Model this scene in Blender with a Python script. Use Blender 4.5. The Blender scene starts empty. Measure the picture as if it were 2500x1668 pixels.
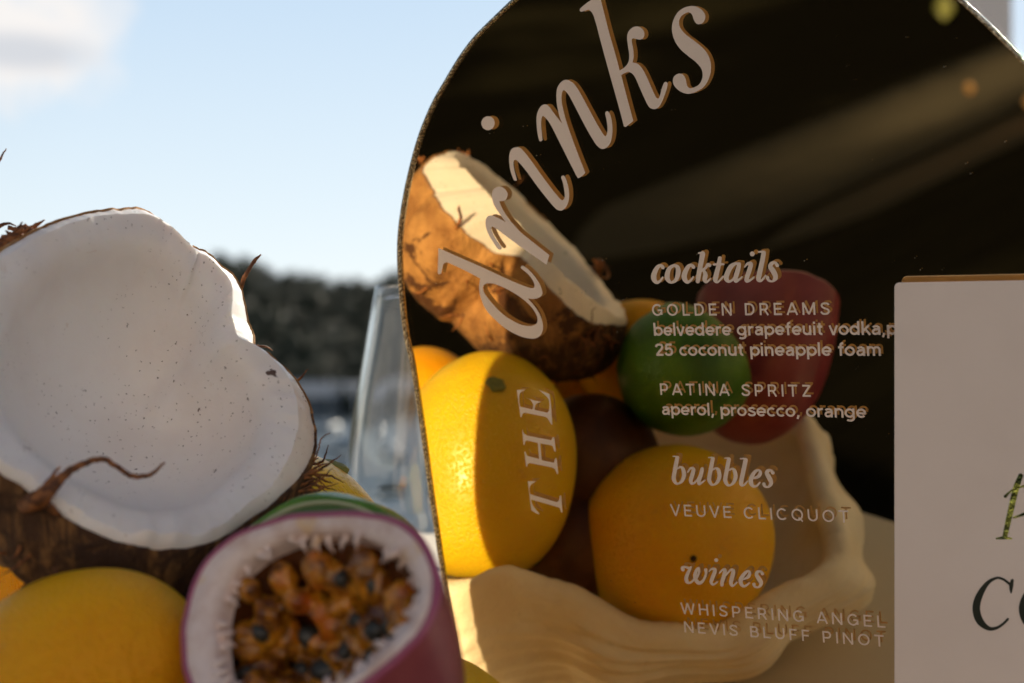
import bpy, bmesh, math, random
from mathutils import Vector, noise
from mathutils.geometry import tessellate_polygon

random.seed(7)
R = math.radians
S = bpy.context.scene
COL = S.collection

# ------------------------------------------------------------------ camera, sky, sun, exposure
EYE = 0.95                                   # eye height above the terrace, metres
F = 3472.0                                   # 50 mm lens on a 36 mm sensor, 2500 px wide
cam = bpy.data.cameras.new("camera")
cam_o = bpy.data.objects.new("camera", cam)
COL.objects.link(cam_o)
cam_o.location = (0, 0, EYE)
cam_o.rotation_euler = (R(90), 0, 0)
cam.lens = 50
cam.sensor_width = 36
cam.clip_start = 0.02
cam.clip_end = 8000
cam.dof.use_dof = True
cam.dof.focus_distance = 0.478
cam.dof.aperture_fstop = 9.0
S.camera = cam_o

SUN_AZ, SUN_EL = R(27), R(29)
world = bpy.data.worlds.new("World")
S.world = world
world.use_nodes = True
wt = world.node_tree
wn, wl = wt.nodes, wt.links
sky = wn.new('ShaderNodeTexSky')
sky.sky_type = 'NISHITA'
sky.sun_disc = False
sky.sun_elevation = SUN_EL
sky.sun_rotation = SUN_AZ
sky.air_density = 1.0
sky.dust_density = 0.3
sky.ozone_density = 2.5
# a bank of cumulus low in the sky to the left: a patch of the sky roughened by noise
tc = wn.new('ShaderNodeTexCoord')
def wmath(op, a, b=None, clamp=False):
    n = wn.new('ShaderNodeMath'); n.operation = op; n.use_clamp = clamp
    for i, v in enumerate((a, b)):
        if v is None: continue
        if isinstance(v, (int, float)): n.inputs[i].default_value = v
        else: wl.new(v, n.inputs[i])
    return n.outputs[0]
def wdist(c, sx):
    mp = wn.new('ShaderNodeVectorMath'); mp.operation = 'SUBTRACT'
    wl.new(tc.outputs['Generated'], mp.inputs[0])
    mp.inputs[1].default_value = Vector(c).normalized()
    sc = wn.new('ShaderNodeVectorMath'); sc.operation = 'MULTIPLY'
    wl.new(mp.outputs[0], sc.inputs[0]); sc.inputs[1].default_value = sx
    ln = wn.new('ShaderNodeVectorMath'); ln.operation = 'LENGTH'
    wl.new(sc.outputs[0], ln.inputs[0])
    return ln.outputs['Value']
nz = wn.new('ShaderNodeTexNoise')
nz.inputs['Scale'].default_value = 26
nz.inputs['Detail'].default_value = 5
wl.new(tc.outputs['Generated'], nz.inputs['Vector'])
d1 = wdist((-.34, 1, .215), (11, 11, 15))
m1 = wmath('SUBTRACT', 1.38, wmath('ADD', d1, wmath('MULTIPLY', nz.outputs['Fac'], 1.15)))
cloud_fac = wmath('MULTIPLY', m1, 2.0, True)
d2 = wdist((-.345, 1, .204), (16, 16, 60))
shade = wmath('MULTIPLY', wmath('SUBTRACT', 1.0, d2), 1.6, True)
mixs = wn.new('ShaderNodeMix'); mixs.data_type = 'RGBA'
mixs.inputs['A'].default_value = (9.0, 8.7, 8.5, 1)
mixs.inputs['B'].default_value = (6.6, 6.8, 7.2, 1)
wl.new(shade, mixs.inputs['Factor'])
mixc = wn.new('ShaderNodeMix'); mixc.data_type = 'RGBA'
wl.new(cloud_fac, mixc.inputs['Factor'])
tint = wn.new('ShaderNodeMix'); tint.data_type = 'RGBA'; tint.blend_type = 'MULTIPLY'
tint.inputs['Factor'].default_value = 1
wl.new(sky.outputs[0], tint.inputs['A']); tint.inputs['B'].default_value = (1.16, .98, .83, 1)
# thin bright haze low down towards the sun
dh = wdist((-.02, 1, .10), (1, 1, 1.5))
haze_f = wmath('MULTIPLY', wmath('SUBTRACT', 1.15, wmath('MULTIPLY', dh, 1.0)), 1.15, True)
haze_f = wmath('MULTIPLY', haze_f, .88)
veil = wn.new('ShaderNodeMix'); veil.data_type = 'RGBA'
wl.new(haze_f, veil.inputs['Factor']); wl.new(tint.outputs['Result'], veil.inputs['A'])
zs = wn.new('ShaderNodeSeparateXYZ'); wl.new(tc.outputs['Generated'], zs.inputs[0])
low = wn.new('ShaderNodeMix'); low.data_type = 'RGBA'
wl.new(wmath('MULTIPLY', zs.outputs[2], 4.2, True), low.inputs['Factor'])
low.inputs['A'].default_value = (8.8, 9.7, 10.1, 1); low.inputs['B'].default_value = (5.9, 7.5, 9.2, 1)
wl.new(low.outputs['Result'], veil.inputs['B'])
wl.new(veil.outputs['Result'], mixc.inputs['A'])
wl.new(mixs.outputs['Result'], mixc.inputs['B'])
bg = wn['Background']
bg.inputs[1].default_value = 0.065
wl.new(mixc.outputs['Result'], bg.inputs[0])

sun = bpy.data.lights.new("sun", 'SUN')
sun.energy = 4.1
sun.angle = R(2.0)
sun.color = (1.0, 0.90, 0.74)
sun_o = bpy.data.objects.new("sun", sun)
COL.objects.link(sun_o)
SUN_DIR = Vector((math.sin(SUN_AZ) * math.cos(SUN_EL), math.cos(SUN_AZ) * math.cos(SUN_EL), math.sin(SUN_EL)))
sun_o.rotation_euler = (-SUN_DIR).to_track_quat('-Z', 'Y').to_euler()
sun_o.location = (5, 9, 6)

S.view_settings.view_transform = 'Standard'
S.view_settings.look = 'None'
S.view_settings.exposure = 0.70
S.view_settings.gamma = 1
S.render.engine = 'CYCLES'
S.cycles.use_denoising = True
S.cycles.max_bounces = 14
S.cycles.transparent_max_bounces = 16
S.cycles.transmission_bounces = 12
S.cycles.sample_clamp_indirect = 6
S.cycles.caustics_refractive = False

# ------------------------------------------------------------------ geometry of the view (millimetres: x right, y up, z away)
M = Vector((1670, 774, 3472)).normalized()   # into the mirror
D = 460.0
def ray(px, py): return Vector(((px - 1250) / F, -(py - 834) / F, 1.0))
def at(px, py, z): return ray(px, py) * z
def onplane(px, py, d=D, n=M):
    r = ray(px, py)
    return r * (d / r.dot(n))
def through(px, py, c, n):
    r = ray(px, py)
    return r * (c.dot(n) / r.dot(n))
def mir(p): return p - 2 * (p.dot(M) - D) * M
def mirv(v): return v - 2 * v.dot(M) * M
def W(p): return Vector((p.x / 1000, p.z / 1000, EYE + p.y / 1000))
def V(*a): return Vector(a)
TABLE_Y = -195.0
def cat(pts, n, closed=True):
    """Catmull-Rom through the points, n samples per span."""
    out, m = [], len(pts)
    for i in range(m if closed else m - 1):
        if closed: p = [pts[(i + k - 1) % m] for k in range(4)]
        else: p = [pts[min(max(i + k - 1, 0), m - 1)] for k in range(4)]
        for k in range(n):
            t = k / n
            out.append(tuple(0.5 * (2 * p[1][j] + (p[2][j] - p[0][j]) * t +
                       (2 * p[0][j] - 5 * p[1][j] + 4 * p[2][j] - p[3][j]) * t * t +
                       (3 * p[1][j] - p[0][j] - 3 * p[2][j] + p[3][j]) * t ** 3) for j in range(len(p[0]))))
    if not closed: out.append(tuple(pts[-1]))
    return out

# ------------------------------------------------------------------ objects
def thing(name, label, cat_, base, group=None):
    o = bpy.data.objects.new(name, None)
    COL.objects.link(o)
    o.location = base
    o.empty_display_size = 0.02
    o['label'] = label; o['category'] = cat_
    if group: o['group'] = group
    return o
def tag(o, label, cat_, group=None):
    o['label'] = label; o['category'] = cat_
    if group: o['group'] = group
    return o
def mesh_obj(name, verts, faces, mat, parent=None, smooth=True, loc=None):
    base = Vector(loc) if loc is not None else (Vector(parent['_w']) if parent is not None and '_w' in parent else
           (parent.location.copy() if parent is not None else Vector((0, 0, 0))))
    me = bpy.data.meshes.new(name)
    me.from_pydata([tuple(Vector(v) - base) for v in verts], [], faces)
    me.update()
    bm = bmesh.new(); bm.from_mesh(me)
    bmesh.ops.recalc_face_normals(bm, faces=bm.faces)
    bm.to_mesh(me); bm.free()
    for p in me.polygons: p.use_smooth = smooth
    me.materials.append(mat)
    o = bpy.data.objects.new(name, me)
    COL.objects.link(o)
    if parent is not None:
        o.parent = parent
        pw = Vector(parent['_w']) if '_w' in parent else parent.location
        if loc is not None: o.location = base - pw
    elif loc is not None:
        o.location = base
    return o
def loft(loops, cap0=False, cap1=False, closed=True):
    n = len(loops[0]); vs, fs = [], []
    for l in loops: vs += l
    for i in range(len(loops) - 1):
        for j in range(n if closed else n - 1):
            a, b = i * n + j, i * n + (j + 1) % n
            fs.append((a, b, b + n, a + n))
    if cap0: fs.append(tuple(range(n - 1, -1, -1)))
    if cap1: fs.append(tuple(range((len(loops) - 1) * n, len(loops) * n)))
    return vs, fs
def join(*parts):
    vs, fs = [], []
    for v, f in parts:
        k = len(vs); vs += list(v); fs += [tuple(i + k for i in q) for q in f]
    return vs, fs
def tube(pts, rad, seg=8):
    """pts in world metres, rad a number or one per point."""
    loops = []
    n = len(pts)
    up = Vector((0.13, 0.21, 0.97))
    for i, p in enumerate(pts):
        p = Vector(p)
        t = (Vector(pts[min(i + 1, n - 1)]) - Vector(pts[max(i - 1, 0)])).normalized()
        a = t.cross(up).normalized(); b = t.cross(a)
        r = rad[i] if isinstance(rad, (list, tuple)) else rad
        loops.append([p + (a * math.cos(k * 2 * math.pi / seg) + b * math.sin(k * 2 * math.pi / seg)) * r for k in range(seg)])
    return loft(loops, True, True)
def box(x0, x1, y0, y1, z0, z1):
    v = [Vector((x, y, z)) for x in (x0, x1) for y in (y0, y1) for z in (z0, z1)]
    return v, [(0, 1, 3, 2), (4, 6, 7, 5), (0, 4, 5, 1), (2, 3, 7, 6), (0, 2, 6, 4), (1, 5, 7, 3)]
def frame_of(n):
    n = n.normalized()
    a = n.cross(Vector((0, 1, 0)) if abs(n.y) < .9 else Vector((1, 0, 0))).normalized()
    return a, n.cross(a), n

# ------------------------------------------------------------------ materials
def mat(name, color=(.5, .5, .5), rough=.5, **kw):
    m = bpy.data.materials.new(name); m.use_nodes = True
    b = m.node_tree.nodes['Principled BSDF']
    b.inputs['Base Color'].default_value = (*color, 1)
    b.inputs['Roughness'].default_value = rough
    for k, v in kw.items(): b.inputs[k].default_value = v
    return m
class N:
    def __init__(s, m):
        s.t = m.node_tree; s.b = s.t.nodes['Principled BSDF']
        s.tc = s.t.nodes.new('ShaderNodeTexCoord')
        s.co = s.tc.outputs['Object']
    def put(s, v, sock):
        if hasattr(v, 'is_output'): s.t.links.new(v, sock)
        elif isinstance(v, (tuple, list)) and len(v) == 3 and sock.type == 'RGBA': sock.default_value = (*v, 1)
        else: sock.default_value = v
    def noise(s, scale, detail=4, rough=.55, vec=None, dist=0):
        n = s.t.nodes.new('ShaderNodeTexNoise')
        n.inputs['Scale'].default_value = scale; n.inputs['Detail'].default_value = detail
        n.inputs['Roughness'].default_value = rough; n.inputs['Distortion'].default_value = dist
        s.t.links.new(vec or s.co, n.inputs['Vector']); return n.outputs['Fac']
    def voro(s, scale, vec=None, out='Distance', feature='F1'):
        n = s.t.nodes.new('ShaderNodeTexVoronoi'); n.feature = feature
        n.inputs['Scale'].default_value = scale
        s.t.links.new(vec or s.co, n.inputs['Vector']); return n.outputs[out]
    def scale(s, v, vec=None):
        n = s.t.nodes.new('ShaderNodeMapping'); n.inputs['Scale'].default_value = v
        s.t.links.new(vec or s.co, n.inputs['Vector']); return n.outputs[0]
    def math(s, op, a, b=0, c=None, clamp=False):
        n = s.t.nodes.new('ShaderNodeMath'); n.operation = op; n.use_clamp = clamp
        s.put(a, n.inputs[0]); s.put(b, n.inputs[1])
        if c is not None: s.put(c, n.inputs[2])
        return n.outputs[0]
    def ramp(s, v, lo, hi):
        n = s.t.nodes.new('ShaderNodeMapRange'); n.interpolation_type = 'SMOOTHSTEP'
        s.put(v, n.inputs[0]); n.inputs[1].default_value = lo; n.inputs[2].default_value = hi
        return n.outputs[0]
    def mix(s, f, a, b):
        n = s.t.nodes.new('ShaderNodeMix'); n.data_type = 'RGBA'
        s.put(f, n.inputs['Factor']); s.put(a, n.inputs['A']); s.put(b, n.inputs['B'])
        return n.outputs['Result']
    def sep(s, v):
        n = s.t.nodes.new('ShaderNodeSeparateXYZ'); s.t.links.new(v, n.inputs[0]); return n.outputs
    def bump(s, h, strength, dist):
        n = s.t.nodes.new('ShaderNodeBump'); n.inputs['Strength'].default_value = strength
        n.inputs['Distance'].default_value = dist
        s.put(h, n.inputs['Height']); s.t.links.new(n.outputs[0], s.b.inputs['Normal']); return n
    def color(s, v): s.put(v, s.b.inputs['Base Color'])
    def rough(s, v): s.put(v, s.b.inputs['Roughness'])

def citrus(name, c0, c1, pore=900, spots=True, rough=.36):
    m = mat(name, c0, rough); n = N(m)
    a = n.noise(28, 4)
    c = n.mix(n.ramp(a, .35, .7), c0, c1)
    if spots:
        v = n.voro(75, out='Distance'); k = n.noise(60, 2)
        sp = n.math('MULTIPLY', n.ramp(v, .14, .06), n.ramp(k, .60, .66))
        c = n.mix(n.math('MULTIPLY', sp, .7), c, (.16, .06, .015))
        sc = n.math('MULTIPLY', n.ramp(n.noise(90, 6, .7), .62, .70), .35)
        c = n.mix(sc, c, (.55, .33, .10))
    n.color(c)
    p = n.math('ADD', n.math('MULTIPLY', n.ramp(n.voro(pore), .0, .55), 1.0), n.math('MULTIPLY', n.noise(140, 3), .9))
    n.bump(p, .55, .0008)
    n.rough(n.math('MULTIPLY_ADD', n.noise(300, 3), .18, rough - .06))
    m.node_tree.nodes['Principled BSDF'].inputs['Subsurface Weight'].default_value = .5
    m.node_tree.nodes['Principled BSDF'].inputs['Subsurface Radius'].default_value = (.007, .0035, .0007)
    m.node_tree.nodes['Principled BSDF'].inputs['Subsurface Scale'].default_value = 1.0
    return m
M_LEMON = citrus('lemon_skin', (.82, .57, .014), (.78, .50, .010), pore=760, rough=.3)
M_ORANGE = citrus('ripe_lemon_skin', (.93, .44, .004), (.86, .38, .004), pore=800, rough=.5)
M_ORANGE.node_tree.nodes['Principled BSDF'].inputs['Specular IOR Level'].default_value = .22
M_GOLDEN = citrus('golden_skin', (.92, .56, .008), (.86, .47, .006), pore=700, rough=.4)
M_STEM = mat('stem_scar', (.20, .22, .06), .7)
M_DARK = mat('calyx_dark', (.03, .012, .004), .7)

def coconut_flesh():
    m = mat('coconut_flesh', (.86, .80, .76), .34); n = N(m)
    c = n.mix(n.ramp(n.noise(35, 4), .35, .75), (.93, .88, .85), (.86, .79, .75))
    st = n.math('MULTIPLY', n.ramp(n.noise(60, 5, .65, dist=1.5), .66, .72), .30)
    c = n.mix(st, c, (.55, .33, .20))
    for sc, thr, r0, r1 in ((64, .52, .14, .09), (120, .70, .12, .07), (330, .66, .13, .07), (700, .70, .2, .12)):
        v = n.t.nodes.new('ShaderNodeTexVoronoi'); v.inputs['Scale'].default_value = sc
        wob = n.t.nodes.new('ShaderNodeVectorMath'); wob.operation = 'MULTIPLY_ADD'
        nn = n.t.nodes.new('ShaderNodeTexNoise'); nn.inputs['Scale'].default_value = sc * 3.0
        n.t.links.new(n.co, nn.inputs['Vector'])
        n.t.links.new(nn.outputs['Color'], wob.inputs[0]); wob.inputs[1].default_value = (.9 / sc,) * 3
        n.t.links.new(n.co, wob.inputs[2])
        n.t.links.new(wob.outputs[0], v.inputs['Vector'])
        keep = n.math('MULTIPLY', n.math('GREATER_THAN', n.sep(v.outputs['Color'])[0], thr), n.ramp(n.noise(24, 3), .38, .54))
        sp = n.math('MULTIPLY', keep, n.ramp(v.outputs['Distance'], r0, r1))
        c = n.mix(n.math('MULTIPLY', sp, .95), c, (.085, .035, .015))
    n.color(c)
    n.bump(n.math('ADD', n.noise(120, 5), n.math('MULTIPLY', n.noise(1100, 5, .7), .45)), .4, .0009)
    b = n.b
    b.inputs['Subsurface Weight'].default_value = .4
    b.inputs['Subsurface Radius'].default_value = (.0035, .0028, .0022)
    b.inputs['Subsurface Scale'].default_value = 1.0
    return m
M_FLESH = coconut_flesh()

def husk_mat():
    m = mat('coconut_husk', (.22, .11, .045), .8); n = N(m)
    st = n.noise(220, 6, .7, vec=n.scale((1, 1, .16)), dist=.6)
    big = n.noise(38, 5, .65, dist=1.0)
    c = n.mix(n.ramp(st, .45, .70), (.10, .038, .011), (.60, .30, .095))
    c = n.mix(n.ramp(big, .50, .62), c, (.05, .018, .006))
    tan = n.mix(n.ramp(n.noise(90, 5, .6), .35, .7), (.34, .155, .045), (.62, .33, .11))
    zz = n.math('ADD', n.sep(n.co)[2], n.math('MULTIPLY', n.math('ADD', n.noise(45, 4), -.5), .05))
    c = n.mix(n.math('MULTIPLY', n.ramp(zz, -.012, .012), .8), n.mix(.55, c, (.028, .011, .004)), n.mix(n.ramp(big, .54, .60), tan, (.10, .035, .010)))  # fibrous underside darkened, sunlit side lightened: light and shade put into the colour
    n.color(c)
    n.bump(n.math('ADD', st, n.math('MULTIPLY', big, 1.2)), .9, .003)
    return m
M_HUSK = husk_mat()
M_FIBRE = mat('coir_fibre', (.16, .055, .018), .7)
n_ = N(M_FIBRE); n_.color(n_.mix(n_.ramp(n_.noise(400, 3), .4, .6), (.10, .035, .012), (.30, .11, .03)))

def passion_rind():
    m = mat('passion_rind', (.28, .07, .13), .33); n = N(m)
    c = n.mix(n.ramp(n.noise(50, 5), .35, .68), (.24, .040, .055), (.33, .07, .08))
    v = n.ramp(n.voro(260), .12, .05)
    c = n.mix(n.math('MULTIPLY', n.math('MULTIPLY', v, n.ramp(n.noise(120, 2), .55, .62)), .6), c, (.60, .36, .34))
    n.color(c); n.bump(n.noise(170, 4), .25, .0007)
    n.b.inputs['Subsurface Weight'].default_value = .12
    n.b.inputs['Subsurface Radius'].default_value = (.004, .001, .001)
    n.b.inputs['Subsurface Scale'].default_value = 1.0
    return m
M_RIND = passion_rind()
M_PITH = mat('passion_pith', (.80, .66, .60), .55)
n_ = N(M_PITH)
c_ = n_.mix(n_.ramp(n_.noise(130, 4), .38, .68), (.86, .72, .68), (.70, .52, .46))
c_ = n_.mix(n_.math('MULTIPLY', n_.ramp(n_.noise(210, 3), .64, .72), .6), c_, (.42, .24, .20))
c_ = n_.mix(n_.math('MULTIPLY', n_.ramp(n_.noise(90, 3), .60, .70), .5), c_, (.78, .50, .16))
n_.color(c_); n_.bump(n_.noise(300, 4), .3, .0006)
M_PULP = mat('passion_pulp', (.50, .16, .012), .13, **{'Coat Weight': .3, 'Coat Roughness': .12})
n_ = N(M_PULP)
pc_ = n_.mix(n_.ramp(n_.noise(150, 6, .65), .36, .66), (.10, .027, .004), (.66, .27, .015))
n_.color(n_.mix(n_.math('MULTIPLY', n_.ramp(n_.noise(70, 4), .55, .68), .7), pc_, (.55, .11, .010)))
n_.bump(n_.noise(480, 5, .65), .5, .0008)
n_.b.inputs['Subsurface Weight'].default_value = .5
n_.b.inputs['Subsurface Radius'].default_value = (.004, .0015, .0003)
n_.b.inputs['Subsurface Scale'].default_value = 1.0
M_SEED = mat('passion_seed', (.035, .036, .033), .38)
M_LINING = mat('passion_lining', (.10, .032, .010), .25)
M_LIME = citrus('lime_skin', (.035, .14, .008), (.13, .31, .025), pore=850, spots=False, rough=.33)
M_LIMEPITH = mat('lime_pith', (.38, .46, .30), .6)
M_LIMEPULP = mat('lime_pulp', (.07, .14, .03), .2)

def shell_mat():
    m = mat('clam_shell', (.80, .68, .50), .5); n = N(m)
    c = n.mix(n.ramp(n.noise(22, 5), .35, .7), (.93, .87, .74), (.86, .75, .57))
    c = n.mix(n.math('MULTIPLY', n.ramp(n.noise(110, 6, .7), .62, .72), .35), c, (.48, .36, .20))
    n.color(c)
    n.bump(n.math('ADD', n.noise(70, 5), n.math('MULTIPLY', n.noise(420, 4), .35)), .6, .0022)
    n.b.inputs['Subsurface Weight'].default_value = .15
    n.b.inputs['Subsurface Radius'].default_value = (.004, .003, .002)
    n.b.inputs['Subsurface Scale'].default_value = 1.0
    return m
M_SHELL = shell_mat()

# gilt acrylic mirror: clean reflection with a little dust lying on it
M_MIRROR = bpy.data.materials.new('gold_mirror'); M_MIRROR.use_nodes = True
n_ = N(M_MIRROR)
n_.b.inputs['Base Color'].default_value = (.86, .655, .36, 1)
n_.b.inputs['Metallic'].default_value = 1
n_.b.inputs['Roughness'].default_value = 0.0
M_ACRYL = bpy.data.materials.new('clear_acrylic'); M_ACRYL.use_nodes = True
n_ = N(M_ACRYL)
t_ = n_.t
tr = t_.nodes.new('ShaderNodeBsdfTransparent'); gl = t_.nodes.new('ShaderNodeBsdfGlossy'); gl.inputs['Roughness'].default_value = 0
dfs = t_.nodes.new('ShaderNodeBsdfDiffuse'); dfs.inputs['Color'].default_value = (.7, .62, .5, 1)
mx = t_.nodes.new('ShaderNodeMixShader'); mx.inputs[0].default_value = .02
t_.links.new(tr.outputs[0], mx.inputs[1]); t_.links.new(gl.outputs[0], mx.inputs[2])
dv = n_.t.nodes.new('ShaderNodeTexVoronoi'); dv.inputs['Scale'].default_value = 330
t_.links.new(n_.co, dv.inputs['Vector'])
dust = n_.math('MULTIPLY', n_.math('MULTIPLY', n_.ramp(dv.outputs['Distance'], .085, .03),
               n_.math('GREATER_THAN', n_.sep(dv.outputs['Color'])[1], .80)), n_.ramp(n_.noise(16, 3), .45, .62))
dust = n_.math('MULTIPLY', dust, .55)
mx2 = t_.nodes.new('ShaderNodeMixShader')
t_.links.new(dust, mx2.inputs[0]); t_.links.new(mx.outputs[0], mx2.inputs[1]); t_.links.new(dfs.outputs[0], mx2.inputs[2])
t_.links.new(mx2.outputs[0], t_.nodes['Material Output'].inputs[0])

M_EDGE = mat('cut_acrylic_edge', (.50, .38, .20), .12, Metallic=.95)
n_ = N(M_EDGE)
n_.color(n_.mix(n_.ramp(n_.noise(1500, 3), .45, .62), (.20, .14, .07), (.95, .82, .58)))
n_.bump(n_.noise(1100, 4, .7), 1.0, .0006)
M_VINYL = mat('white_vinyl', (.84, .715, .63), .45)
M_CARD = mat('card_paper', (.84, .72, .645), .55)
n_ = N(M_CARD); n_.color(n_.mix(n_.ramp(n_.noise(30, 4), .35, .7), (.87, .755, .685), (.84, .725, .655)))
n_.bump(n_.noise(500, 4), .12, .0003)
M_FOIL = mat('green_foil', (.10, .13, .04), .22, Metallic=.9)
n_ = N(M_FOIL); n_.color(n_.mix(n_.ramp(n_.noise(260, 4), .4, .65), (.05, .07, .03), (.38, .42, .10)))
n_.bump(n_.noise(420, 3), .7, .0008)
M_INK = mat('dark_green_ink', (.012, .018, .010), .35)
M_GLASS = mat('wine_glass', (1, 1, 1), 0.0, **{'Transmission Weight': 1.0, 'IOR': 1.52})
M_CLOTH = mat('table_linen', (.72, .64, .52), .8)
n_ = N(M_CLOTH); n_.color(n_.mix(n_.noise(900, 2), (.74, .66, .54), (.68, .60, .48))); n_.bump(n_.noise(1200, 2), .2, .0005)

# ------------------------------------------------------------------ the setting
M_GROUND = mat('hill_ground', (.05, .06, .025), .95)
n_ = N(M_GROUND); n_.color(n_.mix(n_.ramp(n_.noise(.05, 6), .35, .65), (.010, .014, .006), (.022, .026, .012)))
def ground_h(x, y):
    r = math.hypot(x, y)
    h = -0.35
    if r > 6: h = -0.35 - 13.1 * min(1, max(0, (r - 6) / 52)) ** .8
    if r > 200:
        t = min(1, (r - 200) / 280)
        crest = 14.5 + 4 * noise.noise(Vector((x * .011, y * .011, 3))) - .02 * (x + 75) + 6.0 / (1 + math.exp(max(-30, min(30, (x + 77) / 2.5))))
        h = -13.5 + (crest + 13.5) * (t * t * (3 - 2 * t))
        if r > 480: h = crest - min(1, (r - 480) / 900) * 9
    if y < 0 and r > 6:
        h = max(h, -0.35 - .02 * r)
    return h
gv, gf = [], []
rings = [0.01, 3, 6, 8, 12, 20, 30, 45, 60, 100, 200, 215, 230, 250, 275, 300, 325, 350, 370, 390, 410, 430, 450, 465, 480, 520, 700, 1400, 3000, 6000]
NS = 180
for r in rings:
    for k in range(NS):
        a = 2 * math.pi * k / NS
        x, y = r * math.sin(a), r * math.cos(a)
        gv.append(Vector((x, y, ground_h(x, y))))
for i in range(len(rings) - 1):
    for k in range(NS):
        a, b = i * NS + k, i * NS + (k + 1) % NS
        gf.append((a, b, b + NS, a + NS))
gf.append(tuple(range(NS - 1, -1, -1)))
mesh_obj('ground', gv, gf, M_GROUND)['kind'] = 'structure'
M_WATER = mat('bay_water', (.02, .03, .035), .3, **{'Specular IOR Level': .2})
n_ = N(M_WATER); n_.bump(n_.noise(.9, 5), .5, .3)
wv = [Vector((420 * math.sin(2 * math.pi * k / 64), 420 * math.cos(2 * math.pi * k / 64), -10.5)) for k in range(64)]
mesh_obj('water', wv, [tuple(range(64))], M_WATER, smooth=False)['kind'] = 'structure'

# terrace of dark boards round the table; a pale stone kerb strip is let into it
M_DECK = mat('dark_deck', (.012, .010, .008), 1.0, **{'Specular IOR Level': 0.0})
n_ = N(M_DECK)
bx = n_.sep(n_.co)[0]
gap = n_.math('LESS_THAN', n_.math('FRACT', n_.math('MULTIPLY', bx, 7.1)), .05)
c_ = n_.mix(n_.noise(6, 5, vec=n_.scale((4, .3, 1))), (.0026, .0026, .002), (.006, .0056, .004))
c_ = n_.mix(n_.ramp(n_.noise(.55, 3), .48, .72), c_, (.017, .016, .010))
n_.color(n_.mix(gap, c_, (.002, .002, .002)))
v_, f_ = box(-7, 7, -8, 4.5, -.12, 0)
mesh_obj('terrace', v_, f_, M_DECK, smooth=False)['kind'] = 'structure'
def faded_strip(name, cx, half, a, b):  # strip colour fading out towards its sides and near end
    m = mat(name, a, 1.0, **{'Specular IOR Level': 0.1}); n = N(m)
    d = n.math('DIVIDE', n.math('ABSOLUTE', n.math('ADD', n.sep(n.co)[0], -cx)), half)
    cover = n.ramp(n.math('ADD', d, n.math('MULTIPLY', n.math('ADD', n.noise(9, 5), -.5), .5)), 1.0, .15)
    cover = n.math('MULTIPLY', cover, n.ramp(n.math('ADD', n.sep(n.co)[1], n.math('MULTIPLY', n.noise(2.5, 4), .8)), -1.25, -3.1))
    n.color(n.mix(cover, (.004, .004, .003), n.mix(n.noise(3, 4, vec=n.scale((6, .3, 1))), a, b)))
    return m
M_KERB = faded_strip('pale_strip', -2.31, .30, (.028, .027, .020), (.098, .087, .064))
M_KERB2 = faded_strip('dim_strip', -1.90, .10, (.014, .010, .007), (.030, .021, .013))
def strip(x0, x1, y_far, y_near, z0, z1):
    l0, l1 = [], []
    for k in range(25):
        u = k / 24; y = y_far + (y_near - y_far) * u
        w_ = (x1 - x0) / 2 * (1 if u < .9 else max(.02, math.cos((u - .9) / .1 * math.pi / 2)))
        c_ = (x0 + x1) / 2 - .10 * max(0, u - .7) ** 2
        l0.append((c_ - w_, y)); l1.append((c_ + w_, y))
    loops = [[Vector((x, y, z0)) for x, y in l0], [Vector((x, y, z1)) for x, y in l0], [Vector((x, y, z1)) for x, y in l1], [Vector((x, y, z0)) for x, y in l1]]
    return loft(loops, closed=False)
v_, f_ = strip(-2.60, -2.02, -6, -1.45, .004, .012)
mesh_obj('path_edging', v_, f_, M_KERB, smooth=False)['kind'] = 'structure'
v_, f_ = strip(-1.98, -1.81, -6, -1.7, .004, .010)
mesh_obj('path_border', v_, f_, M_KERB2, smooth=False)['kind'] = 'structure'

# leaf clumps
def leaves(center_list, n, size, seed, flat=1.0):
    rnd = random.Random(seed); vs, fs = [], []
    for _ in range(n):
        c, r = rnd.choice(center_list)
        d = Vector((rnd.gauss(0, 1), rnd.gauss(0, 1), rnd.gauss(0, 1))).normalized() * r * (rnd.random() ** .45)
        p = c + Vector((d.x, d.y, d.z * flat))
        a = Vector((rnd.gauss(0, 1), rnd.gauss(0, 1), rnd.gauss(0, .6))).normalized()
        b = a.cross(Vector((rnd.gauss(0, 1), rnd.gauss(0, 1), rnd.gauss(0, 1)))).normalized()
        s = size * rnd.uniform(.6, 1.3)
        k = len(vs)
        vs += [p - a * s, p + b * s * .5, p + a * s, p - b * s * .5]
        fs.append((k, k + 1, k + 2, k + 3))
    return vs, fs
def leafmat(name, a, b, sc=.6):
    m = mat(name, a, .6); n = N(m)
    n.color(n.mix(n.ramp(n.noise(sc, 3), .35, .65), a, b)); return m
M_LEAF = leafmat('far_foliage', (.012, .026, .010), (.030, .048, .018))
M_LEAF2 = leafmat('far_foliage_olive', (.028, .034, .014), (.05, .054, .024))
M_TRUNK = mat('bark', (.06, .042, .03), .9)
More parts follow.
